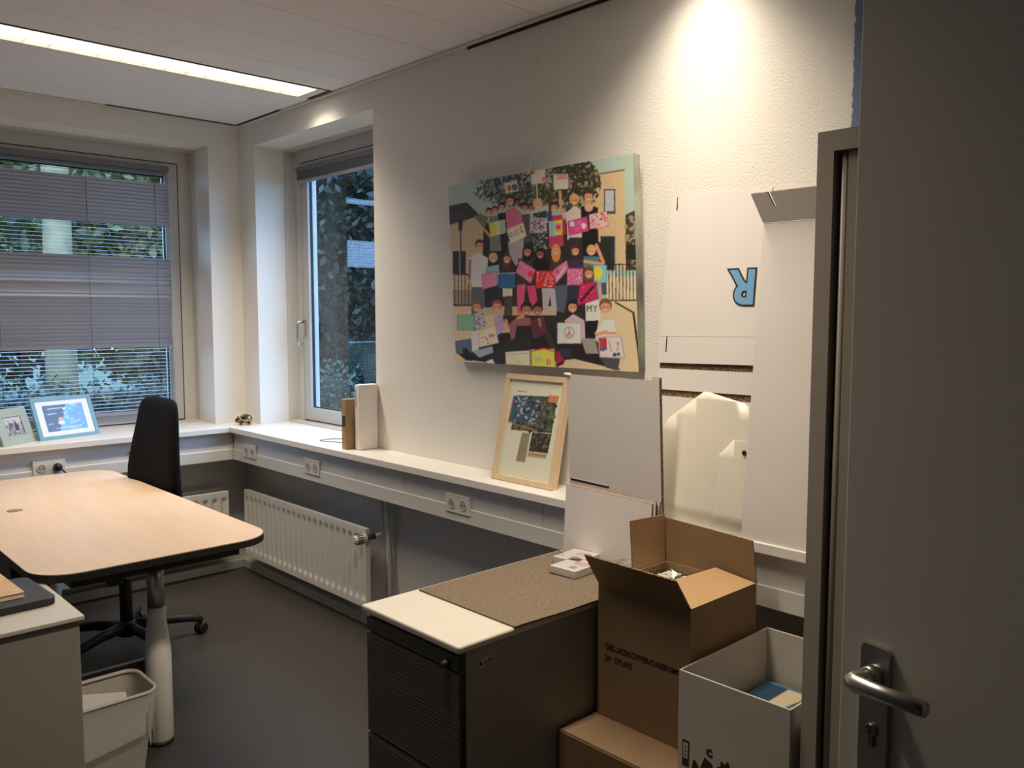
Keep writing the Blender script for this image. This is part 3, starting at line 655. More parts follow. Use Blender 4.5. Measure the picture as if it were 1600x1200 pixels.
# ------------------------------------------------------------------ framed newspaper clipping on the sill
pf = thing('framed_clipping', 'pale wooden picture frame with newspaper clippings leaning on the wall', 'picture frame', (-0.11, -2.52, 0.874))
lean = math.atan2(0.085, 0.41)
def fr(a, b, d=0.0):   # a: 0..1 along y from left to right, b: height along frame, d out of the frame face
    yy = -2.352 - a * 0.335
    n_ = Vector((-math.cos(lean), 0, math.sin(lean))); u_ = Vector((math.sin(lean), 0, math.cos(lean)))
    p = Vector((-0.110, yy, 0.8745)) + u_ * b + n_ * d
    return (p.x, p.y, p.z)
def fbar(name, a0, a1, b0, b1, d0, d1, m, par):
    cs = [fr(a, b, d) for a in (a0, a1) for b in (b0, b1) for d in (d0, d1)]
    bm = bmesh.new(); v_ = [bm.verts.new(c) for c in cs]
    for f in ((0, 1, 3, 2), (4, 6, 7, 5), (0, 4, 5, 1), (2, 3, 7, 6), (0, 2, 6, 4), (1, 5, 7, 3)): bm.faces.new([v_[i] for i in f])
    return finish(name, bm, m, par, False, bevel=0.0015, seg=1)
HF = 0.42
for nm, q in (('frame_rail', (0, 1, 0.0, 0.022)), ('frame_rail', (0, 1, HF - 0.022, HF)), ('frame_stile', (0, 0.066, 0.022, HF - 0.022)), ('frame_stile', (0.934, 1, 0.022, HF - 0.022))):
    fbar(nm, *q, -0.024, 0.006, PINE, pf)
fbar('backing', 0.02, 0.98, 0.01, HF - 0.01, -0.020, -0.012, KRAFT, pf)
p = Paint([(787, 590), (879, 596), (860, 760), (779, 742)], 120, 160, (240, 218, 190))
p.rect(700, 500, 900, 592.5, (70, 60, 48))
p.poly([(802, 620), (865, 622), (858, 682), (795, 676)], (70, 75, 60)); p.poly([(795, 621), (840, 622), (835, 668), (790, 663)], (60, 80, 100))
p.blot(p.pmask([(800, 622), (866, 624), (858, 682), (796, 676)]), (105, 110, 80), 40, 3, 1); p.blot(p.pmask([(800, 622), (866, 624), (858, 682), (796, 676)]), (40, 42, 38), 40, 3, 2)
p.blot(p.pmask([(800, 622), (838, 624), (832, 672), (796, 668)]), (150, 165, 200), 30, 2.2, 3)
p.poly([(852, 619), (868, 621), (865, 633), (850, 631)], (200, 95, 60))
for i_ in range(3): p.line(853, 622 + i_ * 3.6, 865, 623.5 + i_ * 3.6, 1.0, (235, 190, 160))
p.line(795, 621, 790, 664, 1.6, (190, 110, 70)); p.line(790, 664, 835, 678, 1.6, (190, 110, 70)); p.line(801, 613, 815, 614, 1.2, (150, 90, 80))
p.poly([(813, 680), (825, 682), (820, 726), (806, 723)], (150, 140, 112))
for i_ in range(14): p.line(811.5 - i_ * 0.35, 683 + i_ * 3, 822.5 - i_ * 0.3, 685 + i_ * 3, 0.8, (110, 102, 85))
p.poly([(828, 680), (858, 683), (853, 713), (824, 709)], (52, 46, 38)); p.blot(p.pmask([(828, 680), (858, 683), (853, 713), (824, 709)]), (120, 105, 80), 25, 1.8, 5)
p.poly([(824, 710), (852, 714), (850, 721), (822, 717)], (170, 150, 120)); p.line(824, 713, 850, 717, 0.8, (110, 95, 75))
pr = p.build('clipping_print', [fr(0.05, HF - 0.018, -0.004), fr(0.95, HF - 0.018, -0.004), fr(0.95, 0.018, -0.004), fr(0.05, 0.018, -0.004)], PRINT, pf)
sheet('glass', [fr(0.05, HF - 0.018, 0.0), fr(0.95, HF - 0.018, 0.0), fr(0.95, 0.018, 0.0), fr(0.05, 0.018, 0.0)], 0.0015, PGLASS, pf)

# ------------------------------------------------------------------ canvas photo print of a school class
cv = thing('canvas_print', 'large canvas photo print of children holding decorated suitcases, hung on the wall', 'picture', (-0.03, -2.53, 1.32))
CT = [(-0.070, -2.041, 2.048), (-0.070, -3.012, 2.050), (-0.037, -3.020, 1.324), (-0.037, -2.046, 1.322)]
back = [(c[0] + 0.034, c[1], c[2]) for c in CT]
vsn = [Vector(c) for c in CT] + [Vector(c) for c in back]
SIDE = mat('canvas_side', (0.42, 0.44, 0.36), 0.7, col2=(0.10, 0.09, 0.08), vscale=4, var=0.3)
mesh('stretcher', vsn, [(0, 3, 2, 1), (4, 5, 6, 7), (0, 1, 5, 4), (1, 2, 6, 5), (2, 3, 7, 6), (3, 0, 4, 7)], SIDE, cv)
p = Paint([(52, 355), (1497, 100), (1545, 1808), (115, 1720)], 330, 250, (163, 184, 172))
# houses, ground
p.poly([(60, 640), (60, 1300), (420, 1300), (420, 600), (280, 585)], (196, 176, 140)); p.poly([(60, 510), (200, 482), (285, 565), (285, 590), (60, 660)], (58, 50, 46))
for i_ in range(5): p.line(62, 575 + i_ * 17, 200, 560 + i_ * 17, 5, (88, 78, 68))
p.poly([(1000, 290), (1425, 228), (1440, 1000), (1000, 1000)], (196, 170, 132)); p.line(1130, 280, 1425, 232, 12, (96, 78, 64))
for i_ in range(16): p.line(1010 + i_ * 27, 300, 1010 + i_ * 27, 960, 2, (184, 158, 120))
p.rect(1268, 380, 1356, 572, (70, 60, 54)); p.rect(1276, 390, 1346, 552, (170, 178, 186)); p.rect(1242, 745, 1362, 1010, (40, 44, 44)); p.rect(1352, 745, 1362, 1010, (120, 150, 155))
p.rect(92, 860, 192, 1035, (38, 36, 34)); p.rect(140, 860, 152, 1035, (150, 130, 110)); p.rect(1220, 790, 1320, 1010, (34, 40, 26))
p.poly([(1436, 580), (1540, 530), (1560, 1010), (1440, 1010)], (60, 56, 44)); p.blot(p.pmask([(1436, 600), (1540, 560), (1560, 980), (1440, 980)]), (150, 135, 105), 40, 16, 8); p.rect(1440, 810, 1560, 930, (32, 36, 26))
p.poly([(60, 1270), (1600, 1240), (1620, 1850), (60, 1850)], (206, 186, 152)); p.poly([(60, 1160), (600, 1160), (600, 1290), (60, 1290)], (150, 135, 112))
p.rect(1290, 1060, 1560, 1240, (206, 190, 160))
nz = p.noise(26, 5); nz2 = p.noise(16, 6)
def soft(cx, cy, rx, ry): return 1 - ((p.x - cx) / rx) ** 2 - ((p.y - cy) / ry) ** 2
f1 = soft(560, 380, 290, 140); p.fill((nz + 0.22 * np.clip(f1, -1, 1) > 0.56) & (f1 > -0.15), (92, 100, 106)); p.fill((nz2 + 0.15 * np.clip(f1, -1, 1) > 0.60) & (f1 > -0.05), (58, 62, 62)); p.fill((nz2 < 0.36) & (f1 > 0.2), (134, 144, 146))
f2 = soft(1000, 340, 230, 215); p.fill((nz + 0.25 * np.clip(f2, -1, 1) > 0.54) & (f2 > -0.15), (80, 78, 48)); p.fill((nz2 + 0.12 * np.clip(f2, -1, 1) > 0.56) & (f2 > -0.1), (50, 48, 38)); p.fill((nz2 < 0.40) & (f2 > 0.1), (124, 116, 70)); p.fill((nz2 < 0.31) & (f2 > 0.0), (168, 176, 158))
f3 = soft(720, 430, 170, 90); p.fill((nz2 > 0.42) & (f3 > 0), (60, 60, 42)); p.fill((nz < 0.42) & (f3 > 0), (104, 98, 60))
p.line(150, 600, 156, 1030, 9, (50, 46, 44)); p.poly([(130, 590), (172, 590), (166, 700), (136, 700)], (52, 44, 40))
p.line(744, 340, 750, 480, 10, (215, 190, 165))
for x0, x1, yt, yb in ((98, 235, 1040, 1280), (1300, 1545, 965, 1245)):
    p.line(x0, yt, x1, yt, 9, (28, 24, 22)); p.line(x0, yb, x1, yb, 9, (28, 24, 22))
    for i_ in range(int((x1 - x0) / 27)): p.line(x0 + 8 + i_ * 27, yt, x0 + 10 + i_ * 27, yb, 6, (30, 26, 24))
p.line(1540, 950, 1548, 1255, 14, (24, 20, 18)); p.line(1360, 1260, 1500, 1340, 12, (30, 26, 24)); p.line(1500, 1340, 1560, 1800, 16, (40, 32, 28))
# long shadows and the dark mass behind the group
p.poly([(330, 640), (1220, 640), (1240, 1000), (1130, 1500), (560, 1480), (320, 1240)], (46, 38, 36))
p.poly([(110, 1640), (330, 1500), (1130, 1480), (1300, 1650), (1400, 1790), (1040, 1700), (560, 1760), (180, 1700)], (34, 28, 28))
p.poly([(250, 1290), (900, 1290), (900, 1360), (250, 1360)], (190, 172, 142)); p.poly([(240, 1235), (600, 1235), (600, 1290), (240, 1290)], (50, 42, 40))
SK = (206, 148, 116); SKD = (120, 78, 58)
def body(pts, col): p.poly(pts, col)
def head(x, y_, r, hair, skin=SK, long=0):
    if long: p.ell(x, y_ + r * 0.7, r * 1.15, r * (1.3 + long), hair)
    p.ell(x, y_ - r * 0.12, r * 1.08, r * 1.18, hair); p.ell(x, y_ + r * 0.22, r * 0.84, r * 0.98, skin)
    p.poly([(x - r, y_ - r * 0.2), (x - r * 0.2, y_ - r * 0.55), (x + r * 0.9, y_ - r * 0.35), (x + r * 0.8, y_ - r * 0.9), (x - r * 0.7, y_ - r)], hair)
    for s_ in (-0.35, 0.35): p.ell(x + s_ * r, y_ + r * 0.15, r * 0.13, r * 0.09, (52, 36, 32))
    p.line(x - r * 0.28, y_ + r * 0.72, x + r * 0.28, y_ + r * 0.72, r * 0.16, (236, 214, 200))
def case(pts, col, dots=None, n=0, r=6, handle=True):
    cx = sum(q[0] for q in pts) / 4; cy = sum(q[1] for q in pts) / 4
    p.poly(pts, tuple(int(v * 0.72) for v in col)); q2 = [(cx + (a - cx) * 0.93, cy + (b - cy) * 0.93) for a, b in pts]; p.poly(q2, col)
    if dots: p.blot(p.pmask([(cx + (a - cx) * 0.85, cy + (b - cy) * 0.85) for a, b in pts]), dots, n, r, int(cx))
R_ = lambda x0, y0, x1, y1: [(x0, y0), (x1, y0), (x1, y1), (x0, y1)]
BR, DK, BL_, LB = (74, 48, 34), (34, 24, 22), (206, 164, 96), (132, 88, 54)
# back row
head(372, 552, 23, DK); head(470, 515, 27, DK, (190, 140, 112)); body([(440, 570), (505, 560), (510, 900), (440, 900)], (30, 26, 28))
body([(375, 590), (445, 585), (470, 860), (380, 860)], (124, 122, 116)); head(418, 542, 26, BR)
p.line(335, 690, 375, 740, 20, SK)
body([(500, 545), (570, 515), (622, 560), (640, 700), (515, 720)], (196, 104, 132)); body([(520, 790), (645, 760), (640, 900), (585, 980), (535, 900)], (166, 156, 166)); head(536, 468, 34, BR)
head(590, 480, 24, DK, SKD); body([(625, 580), (690, 570), (710, 780), (650, 800)], (84, 76, 72)); head(650, 520, 29, DK, (178, 122, 92)); head(702, 520, 26, DK, (150, 98, 74))
body([(715, 570), (822, 545), (830, 840), (720, 860)], (52, 60, 62)); p.blot(p.pmask([(715, 575), (822, 550), (830, 840), (720, 860)]), (168, 168, 156), 46, 8, 21); head(752, 495, 35, BL_, (216, 164, 128))
body([(832, 590), (945, 575), (955, 820), (842, 840)], (188, 56, 92)); body([(825, 560), (860, 550), (868, 620), (830, 630)], (52, 70, 120)); head(880, 520, 32, BR); p.line(925, 400, 936, 570, 24, SK); p.line(850, 430, 846, 560, 20, (74, 52, 46))
body([(975, 560), (1040, 510), (1102, 545), (1110, 770), (985, 775)], (224, 190, 184)); body([(995, 755), (1105, 755), (1100, 900), (1000, 900)], (52, 44, 48)); head(1037, 462, 36, BL_)
body([(1088, 520), (1150, 500), (1222, 525), (1212, 760), (1195, 900), (1105, 900)], (26, 22, 24)); p.ell(1150, 520, 34, 36, (214, 160, 128)); head(1148, 432, 38, BR)
case([(485, 335), (592, 305), (606, 395), (500, 420)], (206, 190, 166)); p.ell(572, 365, 24, 26, (70, 104, 140)); p.ell(530, 372, 14, 24, (150, 110, 70))
case([(694, 240), (812, 215), (818, 330), (702, 350)], (222, 202, 184)); p.ell(710, 250, 18, 14, (206, 70, 70)); p.ell(800, 305, 20, 22, (222, 130, 150))
case([(872, 262), (990, 258), (994, 380), (874, 386)], (226, 206, 190)); p.rect(900, 262, 988, 304, (206, 110, 106))
for i_ in range(5): p.line(908 + i_ * 18, 268, 908 + i_ * 18, 298, 6, (240, 220, 205))
case([(255, 590), (300, 572), (368, 595), (340, 690), (268, 670)][:4], (96, 120, 80)); p.line(262, 590, 360, 600, 6, (170, 80, 80))
case([(368, 640), (500, 612), (506, 720), (385, 752)], (226, 212, 168)); p.poly([(374, 645), (420, 634), (430, 735), (390, 746)], (226, 200, 76)); p.poly([(455, 624), (498, 614), (504, 718), (462, 730)], (160, 186, 160))
case([(508, 690), (640, 636), (668, 745), (540, 810)], (220, 208, 182))
for a, b, c in ((545, 720, (110, 128, 84)), (580, 708, (196, 110, 140))): p.ell(a, b + 15, 12, 22, c); p.ell(a, b + 15, 6, 14, (220, 208, 182))
p.line(620, 670, 626, 715, 9, (206, 56, 48)); p.line(626, 715, 642, 708, 9, (206, 56, 48)); p.line(598, 690, 604, 735, 7, (150, 140, 120))
case(R_(690, 602, 825, 722), (188, 180, 184), (96, 90, 120), 60, 7); p.blot(p.pmask(R_(700, 612, 815, 712)), (150, 90, 84), 25, 6, 5)
case([(838, 632), (944, 612), (950, 735), (845, 750)], (226, 200, 60)); p.poly([(840, 634), (880, 626), (884, 745), (846, 748)], (130, 184, 206)); p.rect(886, 645, 938, 705, (216, 150, 150)); p.ell(912, 675, 18, 18, (206, 60, 110)); p.rect(948, 610, 972, 730, (176, 40, 50))
case([(984, 630), (1138, 590), (1154, 705), (996, 742)], (206, 70, 132)); p.ell(1020, 650, 20, 22, (232, 206, 206)); p.ell(1110, 665, 20, 22, (232, 206, 206)); p.blot(p.pmask([(1040, 640), (1095, 625), (1100, 690), (1045, 705)]), (228, 120, 170), 20, 6, 2)
case([(1150, 575), (1292, 552), (1306, 670), (1158, 690)], (232, 176, 176), (196, 60, 84), 26, 8); p.ell(1236, 684, 26, 12, SK)
# middle row
body([(212, 920), (290, 872), (366, 915), (352, 1145), (232, 1145)], (224, 212, 204)); p.line(226, 930, 222, 1120, 18, (150, 110, 140)); body([(236, 1140), (345, 1140), (340, 1300), (300, 1320), (236, 1390)], (92, 96, 108)); head(300, 812, 34, BR); p.line(218, 1090, 236, 1135, 20, SK)
body([(345, 985), (450, 965), (455, 1120), (345, 1120)], (132, 176, 190)); head(406, 912, 32, BL_, (222, 168, 134)); body([(335, 1150), (460, 1140), (485, 1290), (345, 1300)], (44, 42, 48))
body([(460, 985), (570, 985), (580, 1090), (455, 1090)], (60, 44, 40)); head(513, 918, 30, (92, 62, 40), SK, 0.7); body([(480, 1150), (556, 1150), (556, 1215), (480, 1215)], (206, 196, 186)); body([(500, 1210), (555, 1210), (555, 1360), (490, 1360)], (86, 66, 58))
body([(600, 920), (725, 915), (745, 1120), (590, 1120)], (62, 52, 50)); p.blot(p.pmask([(620, 900), (700, 900), (700, 960), (620, 960)]), (150, 140, 130), 20, 7, 3); head(672, 860, 34, DK, (176, 116, 88), 0.5); body([(590, 1125), (660, 1115), (650, 1230), (625, 1350), (595, 1350)], (214, 84, 124)); body([(668, 1130), (735, 1130), (750, 1240), (720, 1300), (690, 1250)], (206, 70, 112))
body([(715, 930), (840, 930), (845, 1040), (715, 1040)], (28, 22, 24)); head(772, 880, 34, (26, 18, 18), (140, 88, 66), 0.6); body([(785, 1150), (890, 1150), (905, 1330), (865, 1330), (850, 1210), (830, 1330), (795, 1330)], (176, 172, 184))
body([(850, 930), (945, 920), (950, 1060), (850, 1060)], (72, 56, 52)); head(895, 852, 32, (206, 140, 70), (222, 160, 122), 0.9); body([(885, 1130), (990, 1120), (985, 1200), (960, 1340), (905, 1330)], (84, 92, 112))
body([(985, 935), (1045, 905), (1110, 930), (1110, 1010), (985, 1010)], (62, 44, 74)); head(1046, 855, 33, BR); body([(985, 1130), (1080, 1130), (1070, 1260), (975, 1340)], (44, 48, 66))
body([(1110, 900), (1230, 905), (1240, 985), (1110, 990)], (70, 124, 124)); head(1170, 855, 34, BL_, (224, 168, 134)); p.line(1210, 815, 1265, 950, 26, SK); p.line(1120, 940, 1255, 962, 26, SK); body([(1230, 1110), (1290, 1110), (1290, 1200), (1245, 1200)], (66, 78, 104))
case([(315, 1040), (432, 1012), (440, 1130), (322, 1160)], (214, 128, 162), (226, 150, 180), 20, 8)
case(R_(445, 1032, 580, 1150), (54, 100, 146)); p.line(446, 1034, 578, 1030, 6, (200, 200, 196))
case([(612, 928), (738, 1005), (700, 1112), (582, 1025)], (224, 116, 158), (236, 150, 180), 14, 8); p.ell(700, 1040, 26, 24, (214, 66, 80))
case(R_(737, 1012, 886, 1150), (214, 44, 48), (240, 214, 206), 52, 5)
case([(872, 1010), (978, 930), (996, 1000), (892, 1118)], (226, 126, 158)); p.line(905, 1075, 965, 985, 12, (238, 190, 206)); p.ell(905, 1020, 16, 16, (206, 70, 104))
case(R_(980, 993, 1108, 1128), (214, 96, 152), (238, 196, 214), 48, 5)
case(R_(1185, 968, 1292, 1108), (130, 184, 204)); p.ell(1222, 1030, 36, 52, (228, 206, 60))
body([(1125, 1240), (1225, 1220), (1250, 1405), (1128, 1410)], (222, 210, 206)); body([(1126, 1405), (1228, 1400), (1200, 1560), (1140, 1560)], (26, 22, 24))
for a in ((1140, 1330, 1140, 1285), (1140, 1285, 1156, 1310), (1156, 1310, 1172, 1285), (1172, 1285, 1172, 1330), (1188, 1285, 1202, 1308), (1216, 1282, 1202, 1308), (1202, 1308, 1202, 1332)): p.line(*a, 7, (60, 52, 56))
head(1152, 1030, 36, (104, 68, 42), SK, 0.9); p.line(1235, 1110, 1250, 1230, 22, SK)
case([(1082, 1120), (1195, 1090), (1226, 1235), (1056, 1290)], (190, 36, 88), (228, 120, 160), 14, 6); p.line(1095, 1245, 1185, 1140, 22, (44, 28, 40)); p.line(1105, 1230, 1112, 1245, 6, (190, 36, 88)); p.line(1130, 1205, 1140, 1216, 6, (190, 36, 88)); p.line(1155, 1175, 1166, 1186, 6, (190, 36, 88)); p.line(1212, 1100, 1226, 1230, 12, (90, 110, 160))
# front row
body([(255, 1345), (330, 1335), (360, 1450), (262, 1500)], (186, 172, 178)); p.blot(p.pmask([(255, 1345), (330, 1335), (360, 1450), (262, 1500)]), (100, 90, 104), 24, 7, 4); head(278, 1290, 36, LB); body([(235, 1490), (290, 1470), (300, 1600), (280, 1660), (240, 1640)], (206, 200, 196)); body([(110, 1560), (235, 1540), (240, 1650), (115, 1660)], (84, 100, 124))
p.poly([(165, 1620), (200, 1615), (258, 1690), (250, 1716), (190, 1710)], (26, 24, 26)); body([(240, 1640), (400, 1600), (410, 1650), (300, 1690)], (150, 164, 180))
body([(412, 1375), (480, 1355), (500, 1480), (430, 1520)], (176, 150, 184)); head(436, 1288, 38, (150, 84, 50)); p.line(505, 1400, 520, 1450, 24, SK)
body([(530, 1430), (600, 1370), (700, 1380), (700, 1540), (545, 1560)], (150, 90, 100)); body([(590, 1440), (700, 1440), (720, 1600), (560, 1620)], (40, 34, 36)); body([(520, 1560), (700, 1500), (720, 1660), (400, 1740), (360, 1700)], (40, 40, 44)); p.poly([(350, 1720), (400, 1700), (420, 1735), (370, 1745)], (220, 214, 206))
body([(700, 1400), (800, 1370), (830, 1500), (720, 1545)], (96, 48, 60)); body([(800, 1500), (850, 1490), (900, 1620), (870, 1650)], (52, 52, 56)); head(665, 1310, 42, DK, (178, 120, 94)); head(752, 1312, 38, DK, (160, 106, 80)); p.line(600, 1380, 640, 1370, 22, SK); p.line(765, 1390, 775, 1440, 20, (170, 114, 88))
p.poly([(890, 1640), (920, 1640), (968, 1720), (950, 1748), (900, 1760)], (150, 40, 54)); p.poly([(940, 1720), (968, 1715), (905, 1768), (895, 1750)], (24, 22, 24)); p.poly([(900, 1620), (1010, 1620), (1020, 1680), (960, 1690)], (44, 48, 66))
body([(965, 1400), (1030, 1350), (1118, 1400), (1125, 1540), (975, 1540)], (196, 172, 190)); head(1026, 1290, 40, DK, (200, 146, 114)); body([(1090, 1540), (1200, 1540), (1230, 1660), (1130, 1660)], (150, 146, 140))
body([(1200, 1500), (1270, 1395), (1350, 1400), (1368, 1530), (1210, 1540)], (226, 212, 214)); p.line(1215, 1510, 1290, 1490, 26, SK); p.line(1360, 1500, 1280, 1500, 24, SK); head(1282, 1288, 46, (120, 80, 50)); body([(1240, 1690), (1400, 1690), (1380, 1795), (1290, 1770)], (70, 72, 80))
case(R_(125, 1355, 262, 1478), (124, 176, 146))
case([(288, 1478), (424, 1438), (452, 1575), (300, 1612)], (228, 222, 196)); p.blot(p.pmask([(300, 1478), (420, 1445), (445, 1570), (305, 1605)]), (226, 214, 110), 12, 13, 3); p.blot(p.pmask([(310, 1490), (410, 1460), (435, 1565), (315, 1595)]), (206, 90, 120), 9, 10, 6)
case(R_(905, 1418, 1095, 1582), (230, 224, 206)); p.ell(1000, 1495, 42, 48, (120, 170, 150)); p.ell(1000, 1495, 34, 40, (222, 210, 206)); p.line(1000, 1455, 1000, 1535, 7, (196, 80, 110)); p.line(1000, 1490, 972, 1528, 7, (196, 80, 110)); p.line(1000, 1490, 1028, 1528, 7, (196, 80, 110))
case([(1222, 1530), (1405, 1520), (1436, 1700), (1236, 1690)], (206, 200, 198)); p.poly([(1232, 1540), (1290, 1536), (1296, 1630), (1240, 1640)], (186, 50, 60)); p.ell(1265, 1620, 14, 22, (60, 100, 150)); p.ell(1355, 1668, 16, 16, (66, 70, 96)); p.ell(1385, 1664, 12, 14, (66, 70, 96)); p.line(1310, 1560, 1330, 1640, 6, (200, 80, 90)); p.ell(1380, 1580, 9, 10, (190, 90, 90)); p.line(1380, 1590, 1376, 1640, 5, (120, 120, 120))
case([(500, 1645), (695, 1632), (700, 1765), (504, 1745)], (228, 212, 188)); p.line(515, 1668, 600, 1662, 6, (206, 150, 140)); p.line(620, 1660, 680, 1656, 6, (206, 150, 140)); p.ell(600, 1720, 22, 16, (226, 210, 110))
case([(700, 1625), (885, 1620), (892, 1775), (705, 1765)], (230, 214, 90)); p.line(705, 1640, 800, 1618, 10, (206, 50, 70)); p.line(800, 1618, 882, 1640, 10, (206, 50, 70)); p.line(826, 1700, 830, 1750, 8, (206, 80, 120)); p.ell(846, 1725, 12, 22, (206, 80, 120)); p.ell(846, 1725, 6, 14, (230, 214, 90)); p.ell(760, 1700, 30, 20, (170, 196, 120))
p.build('photo_print', [(c[0] - 0.0008, c[1], c[2]) for c in CT], PRINT, cv, gain=1.4)
tube('hanging_wire', [(-0.012, -2.515, 2.60), (-0.030, -2.516, 2.15), (-0.055, -2.518, 2.06)], 0.0009, WCARD, cv, seg=6)
boxes('wire_clip', [(-0.075, -0.050, -2.530, -2.510, 2.040, 2.052), (-0.062, -0.056, -2.528, -2.512, 2.052, 2.085)], ALU, cv)

# ------------------------------------------------------------------ flattened boxes and cards leaning at the end of the sill
fb = thing('flattened_box', 'flattened white cardboard box with a blue letter R, leaning on the wall', 'cardboard', (-0.10, -3.38, 0.874))
pl = lambda yy, zz, d=0.0: (-0.118 + (zz - 0.874) / 1.026 * 0.105 + d, yy, zz)
def bsheet(name, pts, d, m, edge=None, th=0.005): return sheet(name, [pl(a, b, d) for a, b in pts], th, m, fb, out=(1, 0, -0.1), edge=edge)
bsheet('main_panel', [(-3.118, 1.362), (-3.72, 1.372), (-3.72, 1.890), (-3.498, 1.894), (-3.498, 1.870), (-3.492, 1.870), (-3.492, 1.894), (-3.156, 1.900), (-3.156, 1.856), (-3.150, 1.856), (-3.150, 1.901), (-3.128, 1.901)], 0.0, WBOARD, CORR)
bsheet('middle_strip', [(-3.124, 1.276), (-3.72, 1.280), (-3.72, 1.348), (-3.122, 1.344)], 0.003, WBOARD, CORR)
bsheet('lower_panel', [(-3.128, 0.876), (-3.72, 0.876), (-3.72, 1.258), (-3.124, 1.256)], 0.003, WBOARD, CORR)
bsheet('rear_panel', [(-3.130, 0.876), (-3.71, 0.876), (-3.71, 1.42), (-3.124, 1.42)], 0.0095, CORR)
bsheet('slot', [(-3.150, 1.398), (-3.154, 1.398), (-3.154, 1.448), (-3.150, 1.448)], -0.0009, INK, th=0.0006)
bsheet('crease', [(-3.12, 1.449), (-3.72, 1.457), (-3.72, 1.4585), (-3.12, 1.4505)], -0.0006, PAPER, th=0.0005)
ud = Vector((0.105, 0, 1.026)).normalized()
BLUEI = mat('letter_blue', (0.16, 0.36, 0.62), 0.6, var=0.08)
text('letter_outline', 'R', 0.142, INK, Vector(pl(-3.463, 1.650, -0.0012)), (0, 1, 0), -ud, fb, offset=0.010, depth=0.0002)
text('letter_fill', 'R', 0.142, BLUEI, Vector(pl(-3.463, 1.650, -0.0020)), (0, 1, 0), -ud, fb, offset=0.0048, depth=0.0002)

tb = thing('cardboard_blank', 'tall white cardboard panel with its top flap bent forward, beside the taupe cabinet', 'cardboard', (-0.14, -3.65, 0.874))
pd = lambda yy, zz, d=0.0: (-0.183 + (zz - 0.8745) / 0.906 * 0.075 + d, yy, zz)
sheet('panel', [pd(-3.515, 0.8745), pd(-3.90, 0.8745), pd(-3.90, 1.779), pd(-3.520, 1.779)], 0.006, WBOARD, tb, out=(1, 0, -0.08), edge=CORR)
fo = lambda yy, t: (pd(yy, 1.779)[0] - 0.002 - 0.040 * t, yy, 1.780 + 0.080 * t)
sheet('flap', [fo(-3.520, 0), fo(-3.90, 0), fo(-3.90, 1), fo(-3.562, 1), fo(-3.572, 0.5), fo(-3.566, 0.5), fo(-3.554, 1), fo(-3.502, 1)][::1], 0.006, WBOARD, tb, out=(0.85, 0, 0.5), edge=CORR)
# curved white cards between the boards
def curved_card(name, label, outline, bulge, x0, hole=None):
    # outline: list of (y, z); bent sheet, triangulated through a grid clipped by outline
    e = thing(name, label, 'card', (x0, outline[0][0], 0.874), 'white cards leaning between the boards')
    ymin = min(q[0] for q in outline); ymax = max(q[0] for q in outline)
    bm = bmesh.new(); vsx = [bm.verts.new((0, a, b)) for a, b in outline]; bm.faces.new(vsx)
    for k in range(1, 16):
        yy = ymin + (ymax - ymin) * k / 16
        bmesh.ops.bisect_plane(bm, geom=bm.verts[:] + bm.edges[:] + bm.faces[:], plane_co=(0, yy, 0), plane_no=(0, 1, 0))
    for k in range(1, 8):
        bmesh.ops.bisect_plane(bm, geom=bm.verts[:] + bm.edges[:] + bm.faces[:], plane_co=(0, 0, 0.874 + 0.055 * k), plane_no=(0, 0, 1))
    for v_ in bm.verts:
        t = (v_.co.y - ymin) / (ymax - ymin); hz = (v_.co.z - 0.874)
        v_.co.x = x0 + hz * 0.10 - bulge * math.sin(PI * t) * (1 - 0.35 * hz / 0.4) + (0.004 * math.sin(9 * t) if bulge > 0.015 else 0)
    bmesh.ops.solidify(bm, geom=bm.faces[:], thickness=0.0015)
    o = finish('card', bm, WCARD, e, smooth=True)
    if hole:
        pts = [(hole[0] + 0.008 * math.cos(a), hole[1] + 0.008 * math.sin(a)) for a in [k * PI / 8 for k in range(16)]]
        xx = x0 + (hole[1] - 0.874) * 0.10 - bulge * math.sin(PI * (hole[0] - ymin) / (ymax - ymin)) - 0.0035
        mesh('hole', [(xx, a, b) for a, b in pts], [tuple(range(16))], INK, e)
    return e
curved_card('white_card', 'large house-shaped white card bulging forward behind the open box', [(-3.165, 0.8750), (-3.56, 0.8750), (-3.53, 1.190), (-3.498, 1.196), (-3.486, 1.246), (-3.472, 1.256), (-3.355, 1.283), (-3.335, 1.283), (-3.20, 1.190), (-3.170, 1.150)], 0.020, -0.140)
curved_card('white_card', 'smaller white card with a punched hole in front of the house-shaped card', [(-3.405, 0.8750), (-3.60, 0.8750), (-3.60, 1.150), (-3.460, 1.150), (-3.408, 1.095)], 0.006, -0.168, hole=(-3.502, 1.117))

# ------------------------------------------------------------------ kraft and white boxes
b1 = thing('cardboard_box', 'closed brown cardboard box on the floor under the other boxes', 'box', (-0.45, -3.63, 0))
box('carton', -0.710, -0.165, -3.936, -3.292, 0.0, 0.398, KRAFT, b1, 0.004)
box('tape', -0.712, -0.708, -3.65, -3.60, 0.25, 0.399, KRAFTIN, b1)
box('top_flap', -0.708, -0.44, -3.932, -3.297, 0.398, 0.4005, KRAFT, b1); box('top_flap', -0.437, -0.17, -3.932, -3.297, 0.398, 0.4005, KRAFT, b1)
tb2 = thing('cardboard_box', 'open brown cardboard box with raised flaps and printed lettering', 'box', (-0.41, -3.46, 0.4005))
bx0, bx1, by0, by1, bz0, bz1 = -0.567, -0.256, -3.612, -3.306, 0.401, 0.776
th = 0.005
box('bottom', bx0, bx1, by0, by1, bz0, bz0 + th, KRAFT, tb2)
